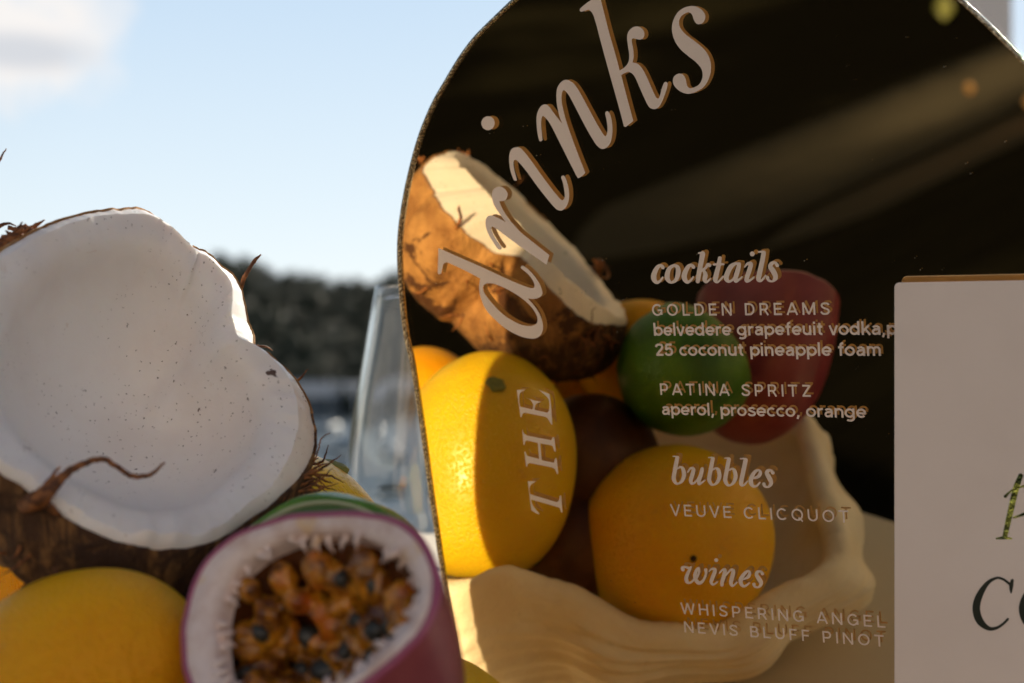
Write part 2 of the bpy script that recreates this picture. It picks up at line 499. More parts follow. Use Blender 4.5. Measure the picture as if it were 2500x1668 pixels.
def make_tree(seed, h, label, m):
    rnd = random.Random(seed)
    t = thing('tree', label, 'tree', (0, 0, 0), 'trees on the far hillside')
    cs = [(Vector((rnd.uniform(-.27, .27) * h, rnd.uniform(-.27, .27) * h, h * rnd.uniform(.2, .84))), h * rnd.uniform(.14, .24)) for _ in range(14)]
    v, f = leaves(cs, 1500, h * .035, seed)
    mesh_obj('crown', v, f, m, t, smooth=False)
    parts = [tube([Vector((0, 0, -1.5)), Vector((.02 * h, 0, h * .25)), Vector((0, .02 * h, h * .6))], [.04 * h, .03 * h, .012 * h], 7)]
    for c, r in cs[:5]:
        parts.append(tube([Vector((.01 * h, 0, h * .3)), (c + Vector((0, 0, h * .3))) / 2, c], [.016 * h, .011 * h, .004 * h], 5))
    v, f = join(*parts)
    mesh_obj('trunk', v, f, M_TRUNK, t)
    return t
def copy_thing(o, loc, rz=0, label=None, scale=1.0):
    c = o.copy(); COL.objects.link(c); c.location = loc; c.rotation_euler = (0, 0, rz); c.scale = (scale,) * 3
    if label: c['label'] = label
    for ch in o.children:
        d = ch.copy(); COL.objects.link(d); d.parent = c
        for g in ch.children:
            e = g.copy(); COL.objects.link(e); e.parent = d
    return c
protos = [make_tree(11, 9, 'dark rounded tree blurred on the hillside across the bay', M_LEAF),
          make_tree(12, 12, 'tall dark tree blurred on the hillside across the bay', M_LEAF),
          make_tree(13, 8, 'olive green tree blurred on the hillside across the bay', M_LEAF2)]
used = set()
rt = random.Random(5)
def plant(i, x, y, s):
    if i in used: copy_thing(protos[i], (x, y, ground_h(x, y)), rt.uniform(0, 6.28), scale=s)
    else:
        used.add(i); protos[i].location = (x, y, ground_h(x, y)); protos[i].scale = (s,) * 3
for row, (dist, cnt) in enumerate(((226, 8), (246, 9), (268, 9), (292, 10), (318, 10), (345, 11), (372, 12), (398, 15), (424, 17), (450, 18), (476, 20))):
    for k in range(cnt):
        px = 520 + (k + rt.uniform(.1, .9)) / cnt * 560
        a = (px - 1250) / F
        y = dist + rt.uniform(-8, 8)
        plant(rt.choice((0, 0, 1, 2, 2)), a * y, y, rt.uniform(.75, 1.1))

# houses on the far shore
M_WALL = mat('render_wall', (.55, .54, .52), .85)
n_ = N(M_WALL); n_.color(n_.mix(n_.noise(.8, 4), (.26, .26, .27), (.20, .20, .21)))
M_ROOF = mat('roof_sheet', (.22, .24, .27), .5)
M_WIN = mat('window_glass', (.04, .05, .06), .1)
M_DOOR = mat('door_paint', (.12, .10, .09), .6)
def house(px, y, w, d, h, label, rz):
    x = (px - 1250) / F * y
    z = ground_h(x, y) + .2
    z = max(z, -10.2)
    t = thing('house', label, 'house', (0, 0, 0), 'houses along the far shore')
    v, f = box(-w / 2, w / 2, -d / 2, d / 2, -2, h)
    mesh_obj('wall', v, f, M_WALL, t, smooth=False)
    rv = [Vector(p) for p in ((-w / 2 - .4, -d / 2 - .4, h + .01), (w / 2 + .4, -d / 2 - .4, h + .01), (w / 2 + .4, d / 2 + .4, h + .01),
          (-w / 2 - .4, d / 2 + .4, h + .01), (-w / 2 - .4, 0, h + d * .28), (w / 2 + .4, 0, h + d * .28))]
    mesh_obj('roof', rv, [(0, 1, 5, 4), (2, 3, 4, 5), (0, 4, 3), (1, 2, 5), (0, 3, 2, 1)], M_ROOF, t, smooth=False)
    n = max(2, int(w / 3))
    for k in range(n):
        cx = -w / 2 + w * (k + .5) / n
        if k == n // 2:
            v, f = box(cx - .5, cx + .5, -d / 2 - .06, -d / 2 + .02, .1, 2.2)
            mesh_obj('door', v, f, M_DOOR, t, smooth=False)
        else:
            v, f = box(cx - .7, cx + .7, -d / 2 - .05, -d / 2 + .02, .9, 2.2)
            mesh_obj('window', v, f, M_WIN, t, smooth=False)
    t.location = (x, y, z); t.rotation_euler = (0, 0, rz)
house(812, 222, 12, 8, 2.6, 'grey house with slate roof on the far shore, widest of the row', .2)
house(715, 224, 8, 7, 3.0, 'grey house on the far shore, nearest the coconut', -.15)
house(905, 226, 9, 7, 2.6, 'low grey house on the far shore, seen through the wine glass', .1)

# moored boats
M_HULL = mat('boat_hull', (.70, .70, .68), .35)
M_CABIN = mat('boat_cabin', (.30, .34, .40), .3)
M_MAST = mat('mast_metal', (.55, .55, .55), .3, Metallic=.8)
def boat(px, y, L, rz, label):
    t = thing('moored_boat', label, 'boat', (0, 0, 0), 'boats moored in the bay')
    loops = []
    for i in range(9):
        u = i / 8; wdt = .17 * L * math.sin(math.pi * min(.98, u * .75 + .22)) ** .7 * (1 if u < .9 else (1 - u) * 10 + .02)
        x = (u - .5) * L; sh = .11 * L * (1 + .4 * u * u)
        loops.append([Vector((x, -wdt, sh)), Vector((x, -wdt * .75, 0)), Vector((x, 0, -.05 * L)), Vector((x, wdt * .75, 0)), Vector((x, wdt, sh))])
    v, f = loft(loops, True, True)
    mesh_obj('hull', v, f, M_HULL, t)
    v, f = box(-.2 * L, .15 * L, -.09 * L, .09 * L, .06 * L, .22 * L)
    mesh_obj('cabin', v, f, M_CABIN, t, smooth=False)
    v, f = tube([Vector((.17 * L, 0, .1 * L)), Vector((.17 * L, 0, 1.15 * L))], .012 * L, 8)
    mesh_obj('mast', v, f, M_MAST, t)
    t.location = ((px - 1250) / F * y, y, -10.45); t.rotation_euler = (0, 0, rz)
boat(845, 150, 6, .2, 'white sailing boat moored in the bay beside the wine glass')
boat(790, 180, 6, .9, 'smaller white sailing boat moored in the bay near the coconut rim')
boat(890, 135, 6, -.3, 'white sailing boat moored in the bay behind the wine glass')

# hedge behind the photographer
M_HEDGE = leafmat('hedge_leaves', (.012, .022, .008), (.03, .045, .015), 3)
hd = thing('hedge', 'dark clipped hedge behind the camera, dim in the gold mirror', 'hedge', (-2.5, -8.4, 0))
cs = [(Vector((-9 + 13 * k / 40, -8.6 + .3 * math.sin(k * 2.1), .25 + .5 * (k % 4))), .75) for k in range(41)]
v, f = leaves(cs, 9000, .06, 3)
mesh_obj('foliage', v, f, M_HEDGE, hd, smooth=False)
v, f = join(*[tube([Vector((-8.5 + k * 1.2, -8.6, -.4)), Vector((-8.4 + k * 1.2, -8.55, 1.5))], [.05, .015], 6) for k in range(11)])
mesh_obj('stem', v, f, M_TRUNK, hd)

# unseen cream house front added behind the photographer as warm fill; the sun lights it and it lights the shaded side of the fruit
M_BOUNCE_HOUSE = mat('cream_bounce_wall', (.80, .66, .54), .9)
n_ = N(M_BOUNCE_HOUSE); n_.color(n_.mix(n_.noise(.7, 5), (.74, .645, .575), (.68, .58, .51)))
hb = thing('house', 'unseen cream house added behind the camera to bounce sunlight onto the fruit', 'house', (0, -12.5, 0))
v, f = box(-13, 13, -16, -12, -.3, 8.2); mesh_obj('wall', v, f, M_BOUNCE_HOUSE, hb, smooth=False)
rv = [Vector(p) for p in ((-13.5, -11.4, 8.21), (13.5, -11.4, 8.21), (13.5, -16.5, 8.21), (-13.5, -16.5, 8.21), (-13.5, -14, 10), (13.5, -14, 10))]
mesh_obj('roof', rv, [(0, 1, 5, 4), (2, 3, 4, 5), (0, 4, 3), (1, 2, 5), (0, 3, 2, 1)], M_ROOF, hb, smooth=False)
for k in range(5):
    for z0 in (1.2, 4.9):
        cx = -9.6 + 4.8 * k
        v, f = box(cx - .55, cx + .55, -12.03, -11.95, z0, z0 + 1.7); mesh_obj('window', v, f, M_WIN, hb, smooth=False)

# sunlit leaves on the boards behind the camera (soft discs in the mirror)
M_SUNLEAF = mat('yellow_leaf', (.17, .19, .06), .5)
M_RUSTLEAF = mat('rust_leaf', (.26, .15, .06), .5)
def fallen_leaf(x, y, s, m, label):
    loops = []
    for i in range(7):
        u = i / 6; w_ = .36 * s * math.sin(math.pi * min(max(u, .03), .97))
        z = .02 + s * .75 * u
        loops.append([Vector((x - w_, y + .05 * s, z)), Vector((x, y - .05 * s + .2 * s * u * u, z)), Vector((x + w_, y + .05 * s, z))])
    v, f = loft(loops, closed=False)
    v2 = [p + Vector((0, .0015, 0)) for p in v]
    n = len(v)
    ed = [0, 1, 2] + [3 * i + 2 for i in range(1, 7)] + [19, 18] + [3 * i for i in range(5, 0, -1)]
    vv = v + v2
    ff = f + [tuple(i + n for i in q[::-1]) for q in f] + [(ed[i], ed[(i + 1) % len(ed)], ed[(i + 1) % len(ed)] + n, ed[i] + n) for i in range(len(ed))]
    o = mesh_obj('fallen_leaf', vv, ff, m, loc=(x, y, .002))
    tag(o, label, 'leaf', 'fallen leaves on the terrace')
fallen_leaf(-3.077, -4.26, .13, M_SUNLEAF, 'yellow green leaf upright on dark boards, a round glow in the mirror top')
fallen_leaf(-2.25, -3.16, .055, M_RUSTLEAF, 'rusty leaf beside the pale edging strip, left of two orange glows in the mirror')
fallen_leaf(-1.96, -3.03, .055, M_RUSTLEAF, 'rusty leaf on the terrace, orange glow at the right border of the mirror')

# white post behind the sign at the right
M_POST = mat('white_paint', (.78, .77, .78), .6)
pst = thing('marquee_post', 'white square post standing behind the top right of the gold mirror', 'post', (.965, 3.0, 0))
v, f = box(.895, 1.03, 2.93, 3.07, .0, 1.85); mesh_obj('shaft', v, f, M_POST, pst, smooth=False)
v, f = box(.85, 1.08, 2.88, 3.12, .002, .03); mesh_obj('base_plate', v, f, M_POST, pst, smooth=False)

# table
TZ = EYE + TABLE_Y / 1000
tb = thing('table', 'linen covered table under the shell of fruit and gold mirror', 'table', (0, .72, 0))
tv = box(-.95, 1.0, .275, 1.15, TZ - .03, TZ)
bmx = bmesh.new()
vv = [bmx.verts.new(p) for p in tv[0]]
for q in tv[1]: bmx.faces.new([vv[i] for i in q])
bmesh.ops.bevel(bmx, geom=list(bmx.edges), offset=.008, segments=3, affect='EDGES')
bmx.verts.ensure_lookup_table()
mesh_obj('tabletop', [v.co.copy() for v in bmx.verts], [tuple(v.index for v in f.verts) for f in bmx.faces], M_CLOTH, tb, smooth=False)
bmx.free()
for sx in (-.86, .91):
    for sy in (.36, 1.06):
        v, f = box(sx - .025, sx + .025, sy - .025, sy + .025, .0, TZ - .031)
        mesh_obj('leg', v, f, M_POST, tb, smooth=False)

# ------------------------------------------------------------------ clam shell bowl
rim_m = [(1110, 1475, 575), (1200, 1442, 580), (1310, 1468, 588), (1420, 1505, 592), (1530, 1562, 598), (1650, 1580, 602),
         (1770, 1575, 608), (1860, 1530, 615), (1940, 1480, 622), (2050, 1420, 632), (2086, 1370, 645), (2086, 1310, 660),
         (2060, 1240, 672), (2040, 1175, 685), (2015, 1090, 700), (1990, 1030, 712)]
rim = [tuple(mir(at(*p))) for p in rim_m]
rim += [(-62, -138, 303), (-100, -140, 300), (-150, -128, 325), (-180, -122, 375), (-192, -126, 430), (-188, -120, 490),
        (-160, -124, 540), (-120, -116, 568), (-80, -122, 570), (-58, -112, 560)]
rim = [Vector(p) for p in cat(rim, 10)]
cen = sum(rim, Vector()) / len(rim)
base_c = Vector((cen.x, TABLE_Y + 1.0, cen.z))
def shell_ring(t, off, ripple):
    out = []
    n = len(rim)
    for i, p in enumerate(rim):
        fl = Vector((p.x - base_c.x, 0, p.z - base_c.z))
        rad = fl.normalized()
        hgt = p.y - base_c.y
        s = 1 - .50 * t ** 2.6
        yy = base_c.y + hgt * (1 - t) ** 1.0 * (1 - .0 * t)
        belly = math.sin(math.pi * t) * 9
        ribs = ripple * (math.sin(t * 62 + i * .11 + 2 * noise.noise(p * .03)) * .55 + math.sin(t * 31 + i * .06) * .45)
        wave = 4.5 * math.sin(i * 2 * math.pi / n * 9) * math.sin(math.pi * min(1, t * 1.3))
        q = Vector((base_c.x, yy, base_c.z)) + fl * s + rad * (belly + off + ribs + wave)
        out.append(q)
    return out
outer = [shell_ring(t, 0, 1.7 if t > .06 else 0) for t in [k / 40 for k in range(0, 41)]]
inner = [shell_ring(t, -15, .0) for t in [k / 20 for k in range(0, 21)]]
for l, o_ in zip(inner, [k / 20 for k in range(0, 21)]):
    for p in l: p.y = max(p.y, TABLE_Y + 10)
lip = []
for k, (mx_, up) in enumerate(((.08, 2.8), (.25, 5.4), (.5, 6.6), (.75, 5.4), (.92, 2.8))):
    lip.append([a.lerp(b, mx_) + Vector((0, up + 1.3 * noise.noise(a * .06) + .7 * noise.noise(a * .2), 0)) for a, b in zip(outer[0], inner[0])])
loops = list(reversed(outer)) + lip + inner
v, f = loft([[W(p) for p in l] for l in loops], True, True)
sh = mesh_obj('shell_bowl', v, f, M_SHELL, loc=W(base_c))
tag(sh, 'cream ridged clam shell bowl holding the fruit, reflected in the gold mirror', 'shell')

# ------------------------------------------------------------------ citrus fruit
def lemon(c, axis, L, Rr, material, label, group='lemons in the shell bowl', nip=.16, stem=None, dot=None, name='lemon'):
    a, b, n = frame_of(axis)
    loops = []
    K, SG = 44, 56
    for i in range(K + 1):
        th = math.pi * i / K
        x = -math.cos(th)
        r = math.sin(th) ** .80
        z = x * L
        e = max(0, abs(x) - .86) / .14
        z += math.copysign(nip * L * e ** 2.2, x) if (x > 0 or stem is None) else 0
        ring = []
        for k in range(SG):
            ph = 2 * math.pi * k / SG
            d = a * math.cos(ph) + b * math.sin(ph)
            w = 1 + .025 * noise.noise(Vector((x * 1.4 + c.x, d.x * 1.5, d.y * 1.5 + c.z)))
            ring.append(W(c + n * z + d * (Rr * r * w)))
        loops.append(ring)
    v, f = loft(loops, True, True)
    base = W(c)
    t = thing(name, label, name.replace('_', ' '), base, group)
    mesh_obj('peel', v, f, material, t)
    if stem is not None:
        sd = stem.normalized()
        # outermost point of the peel along that direction
        best = max((W(c) - p).length * 0 + (p - W(c)).normalized().dot(Vector((sd.x, sd.z, sd.y))) * 1 for l in loops for p in l)
        pt = max((p for l in loops for p in l), key=lambda p: (p - W(c)).normalized().dot(Vector((sd.x, sd.z, sd.y))))
        dirw = (pt - W(c)).normalized()
        aa, bb, nn = frame_of(dirw)
        sl = []
        for h_, r_ in ((-.002, .0038), (.0003, .0038), (.0009, .0030), (.0005, .0016), (.0002, .0006)):
            sl.append([pt + dirw * h_ + (aa * math.cos(k * .5236) * 1.25 + bb * math.sin(k * .5236)) * r_ * (1 + .12 * math.sin(k * 2.6)) for k in range(12)])
        v, f = loft(sl, True, True)
        mesh_obj('stem_scar', v, f, M_STEM, t)
    if dot is not None:
        dd = Vector((dot.x, dot.z, dot.y)).normalized()
        pt = max((p for l in loops for p in l), key=lambda p: (p - W(c)).normalized().dot(dd))
        aa, bb, nn = frame_of((pt - W(c)).normalized())
        sl = [[pt + nn * h_ + (aa * math.cos(k * .6283) + bb * math.sin(k * .6283)) * r_ for k in range(10)] for h_, r_ in ((-.001, .0018), (.0004, .0014), (.0005, .0005))]
        v, f = loft(sl, True, True)
        mesh_obj('calyx', v, f, M_DARK, t)
    return t
# lemon close to the mirror: seen whole in it, lit on one side by the sun past the mirror's edge
L1 = mir(at(1184, 1142, 625))
lemon(L1, mirv(Vector((.12, .97, .12))), 49, 40, M_LEMON, 'large yellow lemon beside the mirror, sunlit half and stem scar in the reflection', nip=.05,
      stem=mirv(Vector((.12, .80, -.56))))
O1 = mir(at(1652, 1322, 641))
lemon(O1, mirv(Vector((.3, .15, -.94))), 39, 43.5, M_GOLDEN, 'round deep yellow lemon with a dark dot, low at the shell rim',
      nip=.03, dot=mirv(Vector((.02, -.05, -1))))
lemon(at(205, 1655, 364), Vector((.8, .25, -.3)), 32.5, 27.2, M_ORANGE, 'blurred yellow lemon at the bottom left in front of the coconut', nip=.12)
lemon(at(-95, 1725, 395), Vector((-.5, .3, .6)), 34, 27, M_ORANGE, 'yellow lemon cut by the left border of the photo', nip=.12)
lemon(mir(at(1042, 990, 684)), Vector((.7, -.1, .4)), 30, 27.5, M_ORANGE, 'shaded lemon deep in the pile under the coconut', nip=.1)
M_SHADE_BROWN = mat('shade_brown_filler', (.10, .035, .012), .5)  # shade of the gap put into the brown of two added filler fruit
n_ = N(M_SHADE_BROWN); n_.color(n_.mix(n_.ramp(n_.noise(60, 5), .35, .7), (.07, .022, .008), (.15, .055, .018))); n_.bump(n_.noise(150, 5), .5, .0012)
lemon(mir(at(1435, 1135, 672)), Vector((.3, .1, .8)), 36, 33, M_SHADE_BROWN, 'filler fruit coloured dark brown for shade, deep in the shell between lime and coconut', 'shade-brown filler fruit in the shell', nip=.02, name='filler_fruit')
lemon(mir(at(1395, 1335, 655)), Vector((.6, .1, .5)), 34, 29, M_SHADE_BROWN, 'filler fruit coloured dark brown for the shade between the sunlit lemon and the round one', 'shade-brown filler fruit in the shell', nip=.02, name='filler_fruit')


# ------------------------------------------------------------------ lime, cut
LC = at(806, 1482, 388); LR = 31
ln_ = Vector((-.10, .20, -.97)).normalized()
a_, b_, _ = frame_of(ln_)
th0 = math.acos(.30)
loops = []
for i in range(34):
    th = math.pi - (math.pi - th0) * i / 33
    loops.append([W(LC + ln_ * (math.cos(th) * LR * 1.04) + (a_ * math.cos(2 * math.pi * k / 56) + b_ * math.sin(2 * math.pi * k / 56)) *
                    LR * math.sin(th) * (1 + .012 * math.sin(k * .9 + i * .3))) for k in range(56)])
lm = thing('lime', 'cut green lime behind the passion fruit, whole green side in the mirror', 'lime', W(LC))
rc = LR * math.sin(th0); hc = math.cos(th0) * LR * 1.04
def disc_ring(r, h, wob=0): return [W(LC + ln_ * (hc + h) + (a_ * math.cos(2 * math.pi * k / 56) + b_ * math.sin(2 * math.pi * k / 56)) * r * (1 + wob * math.cos(k * 9 * 2 * math.pi / 56))) for k in range(56)]
loops += [disc_ring(rc * .985, .45), disc_ring(rc * .955, .5)]
v, f = loft(loops, True, False); mesh_obj('peel', v, f, M_LIME, lm)
v, f = loft([disc_ring(rc * .958, .46), disc_ring(rc * .925, .5), disc_ring(rc * .91, -.6)], False, False)
mesh_obj('pith', v, f, M_LIMEPITH, lm)
v, f = loft([disc_ring(rc * .915, -.4), disc_ring(rc * .8, .35, .02), disc_ring(rc * .4, .2, .05), disc_ring(rc * .06, .1)], False, True)
mesh_obj('pulp', v, f, M_LIMEPULP, lm)

# ------------------------------------------------------------------ coconut half
CQ = Vector((.48, .575, -.66)).normalized()
C0 = at(345, 905, 412)
crim = [(-150, 860, 0), (-110, 740, 0), (-50, 655, 0), (20, 603, 1), (88, 565, 1), (150, 540, 1), (215, 522, 1), (285, 513, 2), (340, 512, 6), (388, 538, 12),
        (430, 572, 13), (460, 599, 14), (464, 622, 14), (470, 603, 14), (505, 622, 15), (548, 656, 15), (580, 690, 15), (596, 735, 15), (603, 780, 14), (617, 815, 13), (622, 848, 8),
        (655, 866, 7), (705, 910, 7), (745, 968, 7), (764, 1030, 7), (768, 1080, 7), (757, 1125, 6), (728, 1172, 4), (690, 1208, 2), (655, 1240, 2), (612, 1268, 2), (560, 1305, 1),
        (500, 1332, 1), (430, 1343, 1), (360, 1340, 1), (290, 1326, 1), (225, 1302, 1), (165, 1270, 1), (110, 1235, 1), (50, 1190, 1),
        (-10, 1150, 0), (-80, 1080, 0), (-140, 980, 0)]
cr = cat(crim, 6)
NC = len(cr)
edge, top = [], []
for i, (px, py, ps) in enumerate(cr):
    ps = max(ps, 0)
    e = through(px, py, C0 - CQ * ps, CQ)
    jag = .9 * noise.noise(Vector((i * .22, 1, 0))) + .6 * noise.noise(Vector((i * .6, 7, 0)))
    edge.append(e + CQ * jag)
    top.append(e + CQ * (ps + jag * .5))
cc = sum(top, Vector()) / NC
def inward(p, d):
    return p + (cc - p).normalized() * d
def thick(i): return 11.5 + 1.5 * noise.noise(Vector((i * .05, 3, 0)))
crest, inn = [], []
for i in range(NC):
    ps = cr[i][2]
    cre = 2.0 + 1.0 * ps
    chip = 2.0 * noise.noise(Vector((int(i / 9) * 3.7, 2, 1))) + 1.3 * noise.noise(Vector((int(i / 4) * 2.3, 8, 1)))
    crest.append(inward(top[i], cre + .7 * chip) + CQ * (1.2 + chip))
    inn.append(inward(top[i], thick(i) + .85 * ps) - CQ * 2.2)
inn_s = []
for i in range(NC):
    w_ = Vector()
    for q in range(-16, 17): w_ += inn[(i + q) % NC]
    inn_s.append(w_ / 33)
inn = [a.lerp(b, .7) for a, b in zip(inn, inn_s)]
flesh = [edge]
for t in (.25, .5, .75):
    flesh.append([e.lerp(c, t) + inward(e, 0) * 0 + (e - cc).normalized() * .5 * math.sin(math.pi * t) +
                  CQ * .5 * noise.noise(Vector((i * .5, t * 4, 2))) for i, (e, c) in enumerate(zip(edge, crest))])
flesh.append(crest)
flesh.append([c.lerp(n2, .5) + CQ * .7 for c, n2 in zip(crest, inn)])
flesh.append(inn)
for s_, dp in ((.955, 5.5), (.90, 9.5), (.82, 14), (.72, 19), (.60, 23.5), (.46, 27), (.32, 29.5), (.18, 31), (.06, 31.6)):
    wq = min(1, (1 - s_) * 3.2)
    flesh.append([cc + (p.lerp(p2, wq) - cc) * s_ - CQ * dp * 1.2 + CQ * .5 * noise.noise((p * s_) * .08) for p, p2 in zip(inn, inn_s)])
BT = W(cc - CQ * 52)
coco = thing('coconut_half', 'broken coconut half with speckled white flesh facing the camera, left of the mirror', 'coconut', BT)
kf = flesh.index(crest)
v, f = join(loft([[W(p) for p in l] for l in flesh[:kf + 1]]), loft([[W(p) for p in l] for l in flesh[kf:]], False, True))
mesh_obj('flesh', v, f, M_FLESH, coco)
husk = [[inward(p, 1.2) - CQ * .6 for p in edge], [inward(p, -.3) + CQ * .7 for p in edge], [inward(p, -1.0) - CQ * .1 for p in edge]]
down = Vector((.05, -1, -.25))
for k in range(1, 15):
    a = math.pi / 2 * k / 14
    ring = []
    for i, p in enumerate(edge):
        d = p - cc
        lower = max(0, d.normalized().dot(down.normalized()))
        g = math.cos(a) ** .75 * (1 + (.05 + .26 * lower) * math.sin(2 * a) ** .8) if k < 14 else .02
        nn = noise.noise(Vector((i * .09, k * .25, 4))) * 2.2 + noise.noise(Vector((i * .33, k * .5, 8))) * 1.3
        base_p = cc + (p - cc - CQ * (p - cc).dot(CQ)) * g - CQ * (-(p - cc).dot(CQ) * math.cos(a) + 54 * math.sin(a))
        ring.append(base_p + d.normalized() * nn * math.sin(a * 1.9))
    husk.append(ring)
v, f = loft([[W(p) for p in l] for l in husk], False, True)
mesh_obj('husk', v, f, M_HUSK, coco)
# coir strands
def strand(pts, rads, name='strand'):
    sm = cat([tuple(p) for p in pts], 6, closed=False)
    rr = cat([(r,) for r in rads], 6, closed=False)
    jj = [Vector(p) + Vector((noise.noise(Vector((k * .9, 1, p[0]))), noise.noise(Vector((k * .9, 5, p[1]))), noise.noise(Vector((k * .9, 9, p[2]))))) * .35 for k, p in enumerate(sm)]
    return tube([W(p) for p in jj], [max(r[0], .03) / 1000 for r in rr], 7)
def cp(px, py, lift=2.0):
    p = through(px, py, C0 + CQ * lift, CQ); return p
# curly root over the lower flesh
v, f = join(strand([cp(60, 1235, -4), cp(95, 1218, 3), cp(128, 1190, 5), cp(160, 1158, 7), (cp(205, 1132, 8)), cp(252, 1122, 9), cp(290, 1142, 9), cp(322, 1162, 8), cp(365, 1160, 7), cp(400, 1130, 6)],
                   [2.2, 2.6, 1.9, 1.2, .9, .8, .7, .7, .6, .3]),
            strand([cp(95, 1215, 3), cp(115, 1180, 5), cp(145, 1140, 6)], [1.2, .7, .3]),
            strand([cp(100, 1220, 2), cp(130, 1245, 1), cp(150, 1262, 0)], [1.5, 1.0, .5]))
mesh_obj('coir_root', v, f, M_FIBRE, coco)
e_ = through(590, 692, C0 - CQ * 13, CQ)
v, f = strand([e_ + V(-1, -1.5, 3), at(600, 672, e_.z + 1), at(612, 650, e_.z + 2), at(622, 636, e_.z + 3), at(637, 622, e_.z + 4)], [.8, .75, .6, .65, .2])
mesh_obj('coir_twig', v, f, M_FIBRE, coco)
rr_ = random.Random(21)
parts = []
for k in range(46):      # tuft at the lower right of the rim
    bx_, by_ = rr_.uniform(640, 775), 0
    by_ = 1265 - (bx_ - 640) * .95 + rr_.uniform(-12, 38)
    p0 = through(bx_, by_, C0 - CQ * rr_.uniform(4, 14), CQ)
    d = Vector((rr_.uniform(.2, 1), rr_.uniform(-.5, .7), rr_.uniform(-.2, .9))).normalized() * rr_.uniform(4, 11)
    parts.append(strand([p0 - d * .4, p0 + d * .4, p0 + d + V(rr_.uniform(-2, 2), rr_.uniform(-2, 2), 0)], [.5, .35, .1]))
p0 = through(766, 1128, C0 - CQ * 6, CQ)
parts.append(strand([p0, p0 + V(1.5, 4, 0), p0 + V(2.2, 7, 0), p0 + V(5, 9, 0)], [.3, .25, .2, .12]))
v, f = join(*parts); mesh_obj('coir_tuft', v, f, M_FIBRE, coco)
parts = []
for k in range(40):      # torn husk at the upper left
    bx_ = rr_.uniform(-60, 90); by_ = 565 + (90 - bx_) * .42 + rr_.uniform(-14, 6)
    p0 = through(bx_, by_, C0 - CQ * rr_.uniform(2, 8), CQ)
    d = Vector((rr_.uniform(-.3, 1), rr_.uniform(-.1, .9), rr_.uniform(-.2, .5))).normalized() * rr_.uniform(2, 7)
    parts.append(strand([p0 - d * .5, p0 + d * .4, p0 + d], [1.2, .8, .15]))
for x0, y0, x1, y1, x2, y2 in ((-10, 560, 15, 545, 40, 552), (-30, 420, -8, 400, 16, 362), (20, 556, 45, 560, 62, 550), (40, 575, 62, 552, 70, 556)):
    zz = 440
    parts.append(strand([at(x0, y0, zz), at(x1, y1, zz), at(x2, y2, zz)], [.8, .5, .15]))
parts.append(strand([at(-60, 600, 445), at(-50, 500, 442), at(-30, 420, 440)], [1.0, .7, .8]))
v, f = join(*parts); mesh_obj('coir_tuft', v, f, M_FIBRE, coco)
parts = []
for k in range(70):      # loose strands on the back of the husk
    i = rr_.randrange(NC); kk = rr_.randrange(3, 11)
    if edge[i].y > cc.y + 18: continue
    p0 = husk[kk][i]; d = ((p0 - cc).normalized() * .7 + Vector((rr_.gauss(0, 1), rr_.gauss(0, 1), rr_.gauss(0, 1))) * .6).normalized() * rr_.uniform(4, 13)
    parts.append(strand([p0 - (p0 - cc).normalized() * 1, p0 + d * .5, p0 + d + V(rr_.gauss(0, 2), rr_.gauss(0, 2), rr_.gauss(0, 2))], [.55, .4, .1]))
v, f = join(*parts); mesh_obj('coir_tuft', v, f, M_FIBRE, coco)

# ------------------------------------------------------------------ passion fruit half
PQ = Vector((-.40, .48, -.78)).normalized()
P0 = at(745, 1490, 328)
prim = [(445, 1640), (440, 1560), (450, 1480), (480, 1392), (540, 1325), (610, 1285), (690, 1258), (780, 1246), (870, 1246), (950, 1258),
        (1010, 1290), (1052, 1345), (1072, 1410), (1066, 1480), (1036, 1545), (985, 1600), (925, 1652), (850, 1705), (760, 1755), (660, 1780), (560, 1765), (480, 1710)]
pcav = [(530, 1645), (520, 1560), (528, 1475), (558, 1405), (612, 1352), (676, 1318), (735, 1300), (800, 1296), (865, 1302), (922, 1322),
        (972, 1354), (1006, 1398), (1022, 1445), (1008, 1496), (976, 1540), (930, 1582), (888, 1630), (826, 1672), (752, 1708), (668, 1726), (604, 1712), (552, 1684)]
po = [through(px, py, P0, PQ) for px, py in cat(prim, 6)]
pi_ = [through(px, py, P0 - PQ * .4, PQ) for px, py in cat(pcav, 6)]
NP = len(po); pc = sum(po, Vector()) / NP; pic = sum(pi_, Vector()) / NP
po = [p + PQ * .5 * noise.noise(Vector((i * .2, 3, 3))) for i, p in enumerate(po)]
pass_ = thing('passion_fruit_half', 'cut passion fruit half with purple rim, orange pulp and black seeds, front centre', 'passion fruit', W(pc - PQ * 44))
def po_in(d, h): return [p + (pc - p).normalized() * d + PQ * h for p in po]
M_CUT = mat('rind_cut_edge', (.40, .09, .18), .35)
cut = [po_in(1.75, -.2), po_in(1.3, .25), po_in(.3, 0), po_in(-.05, -.8)]
v, f = loft([[W(p) for p in l] for l in cut]); mesh_obj('cut_edge', v, f, M_CUT, pass_)
rind = [po_in(-.05, -.8)]
for k in range(1, 16):
    a = .06 + (math.pi / 2 - .06) * k / 15
    g = math.cos(a) ** .54 * (1 + .09 * math.sin(2 * a)) if k < 15 else .02
    rind.append([pc + (p - pc) * g - PQ * 46 * math.sin(a) + V(-8, -29, 0) * math.sin(a) for p in po])
v, f = loft([[W(p) for p in l] for l in rind], False, True); mesh_obj('rind', v, f, M_RIND, pass_)
pith = [po_in(1.75, .0), [o.lerp(i2, .4) + PQ * (.5 + .5 * noise.noise(Vector((k * .3, 1, 1)))) for k, (o, i2) in enumerate(zip(po, pi_))]]
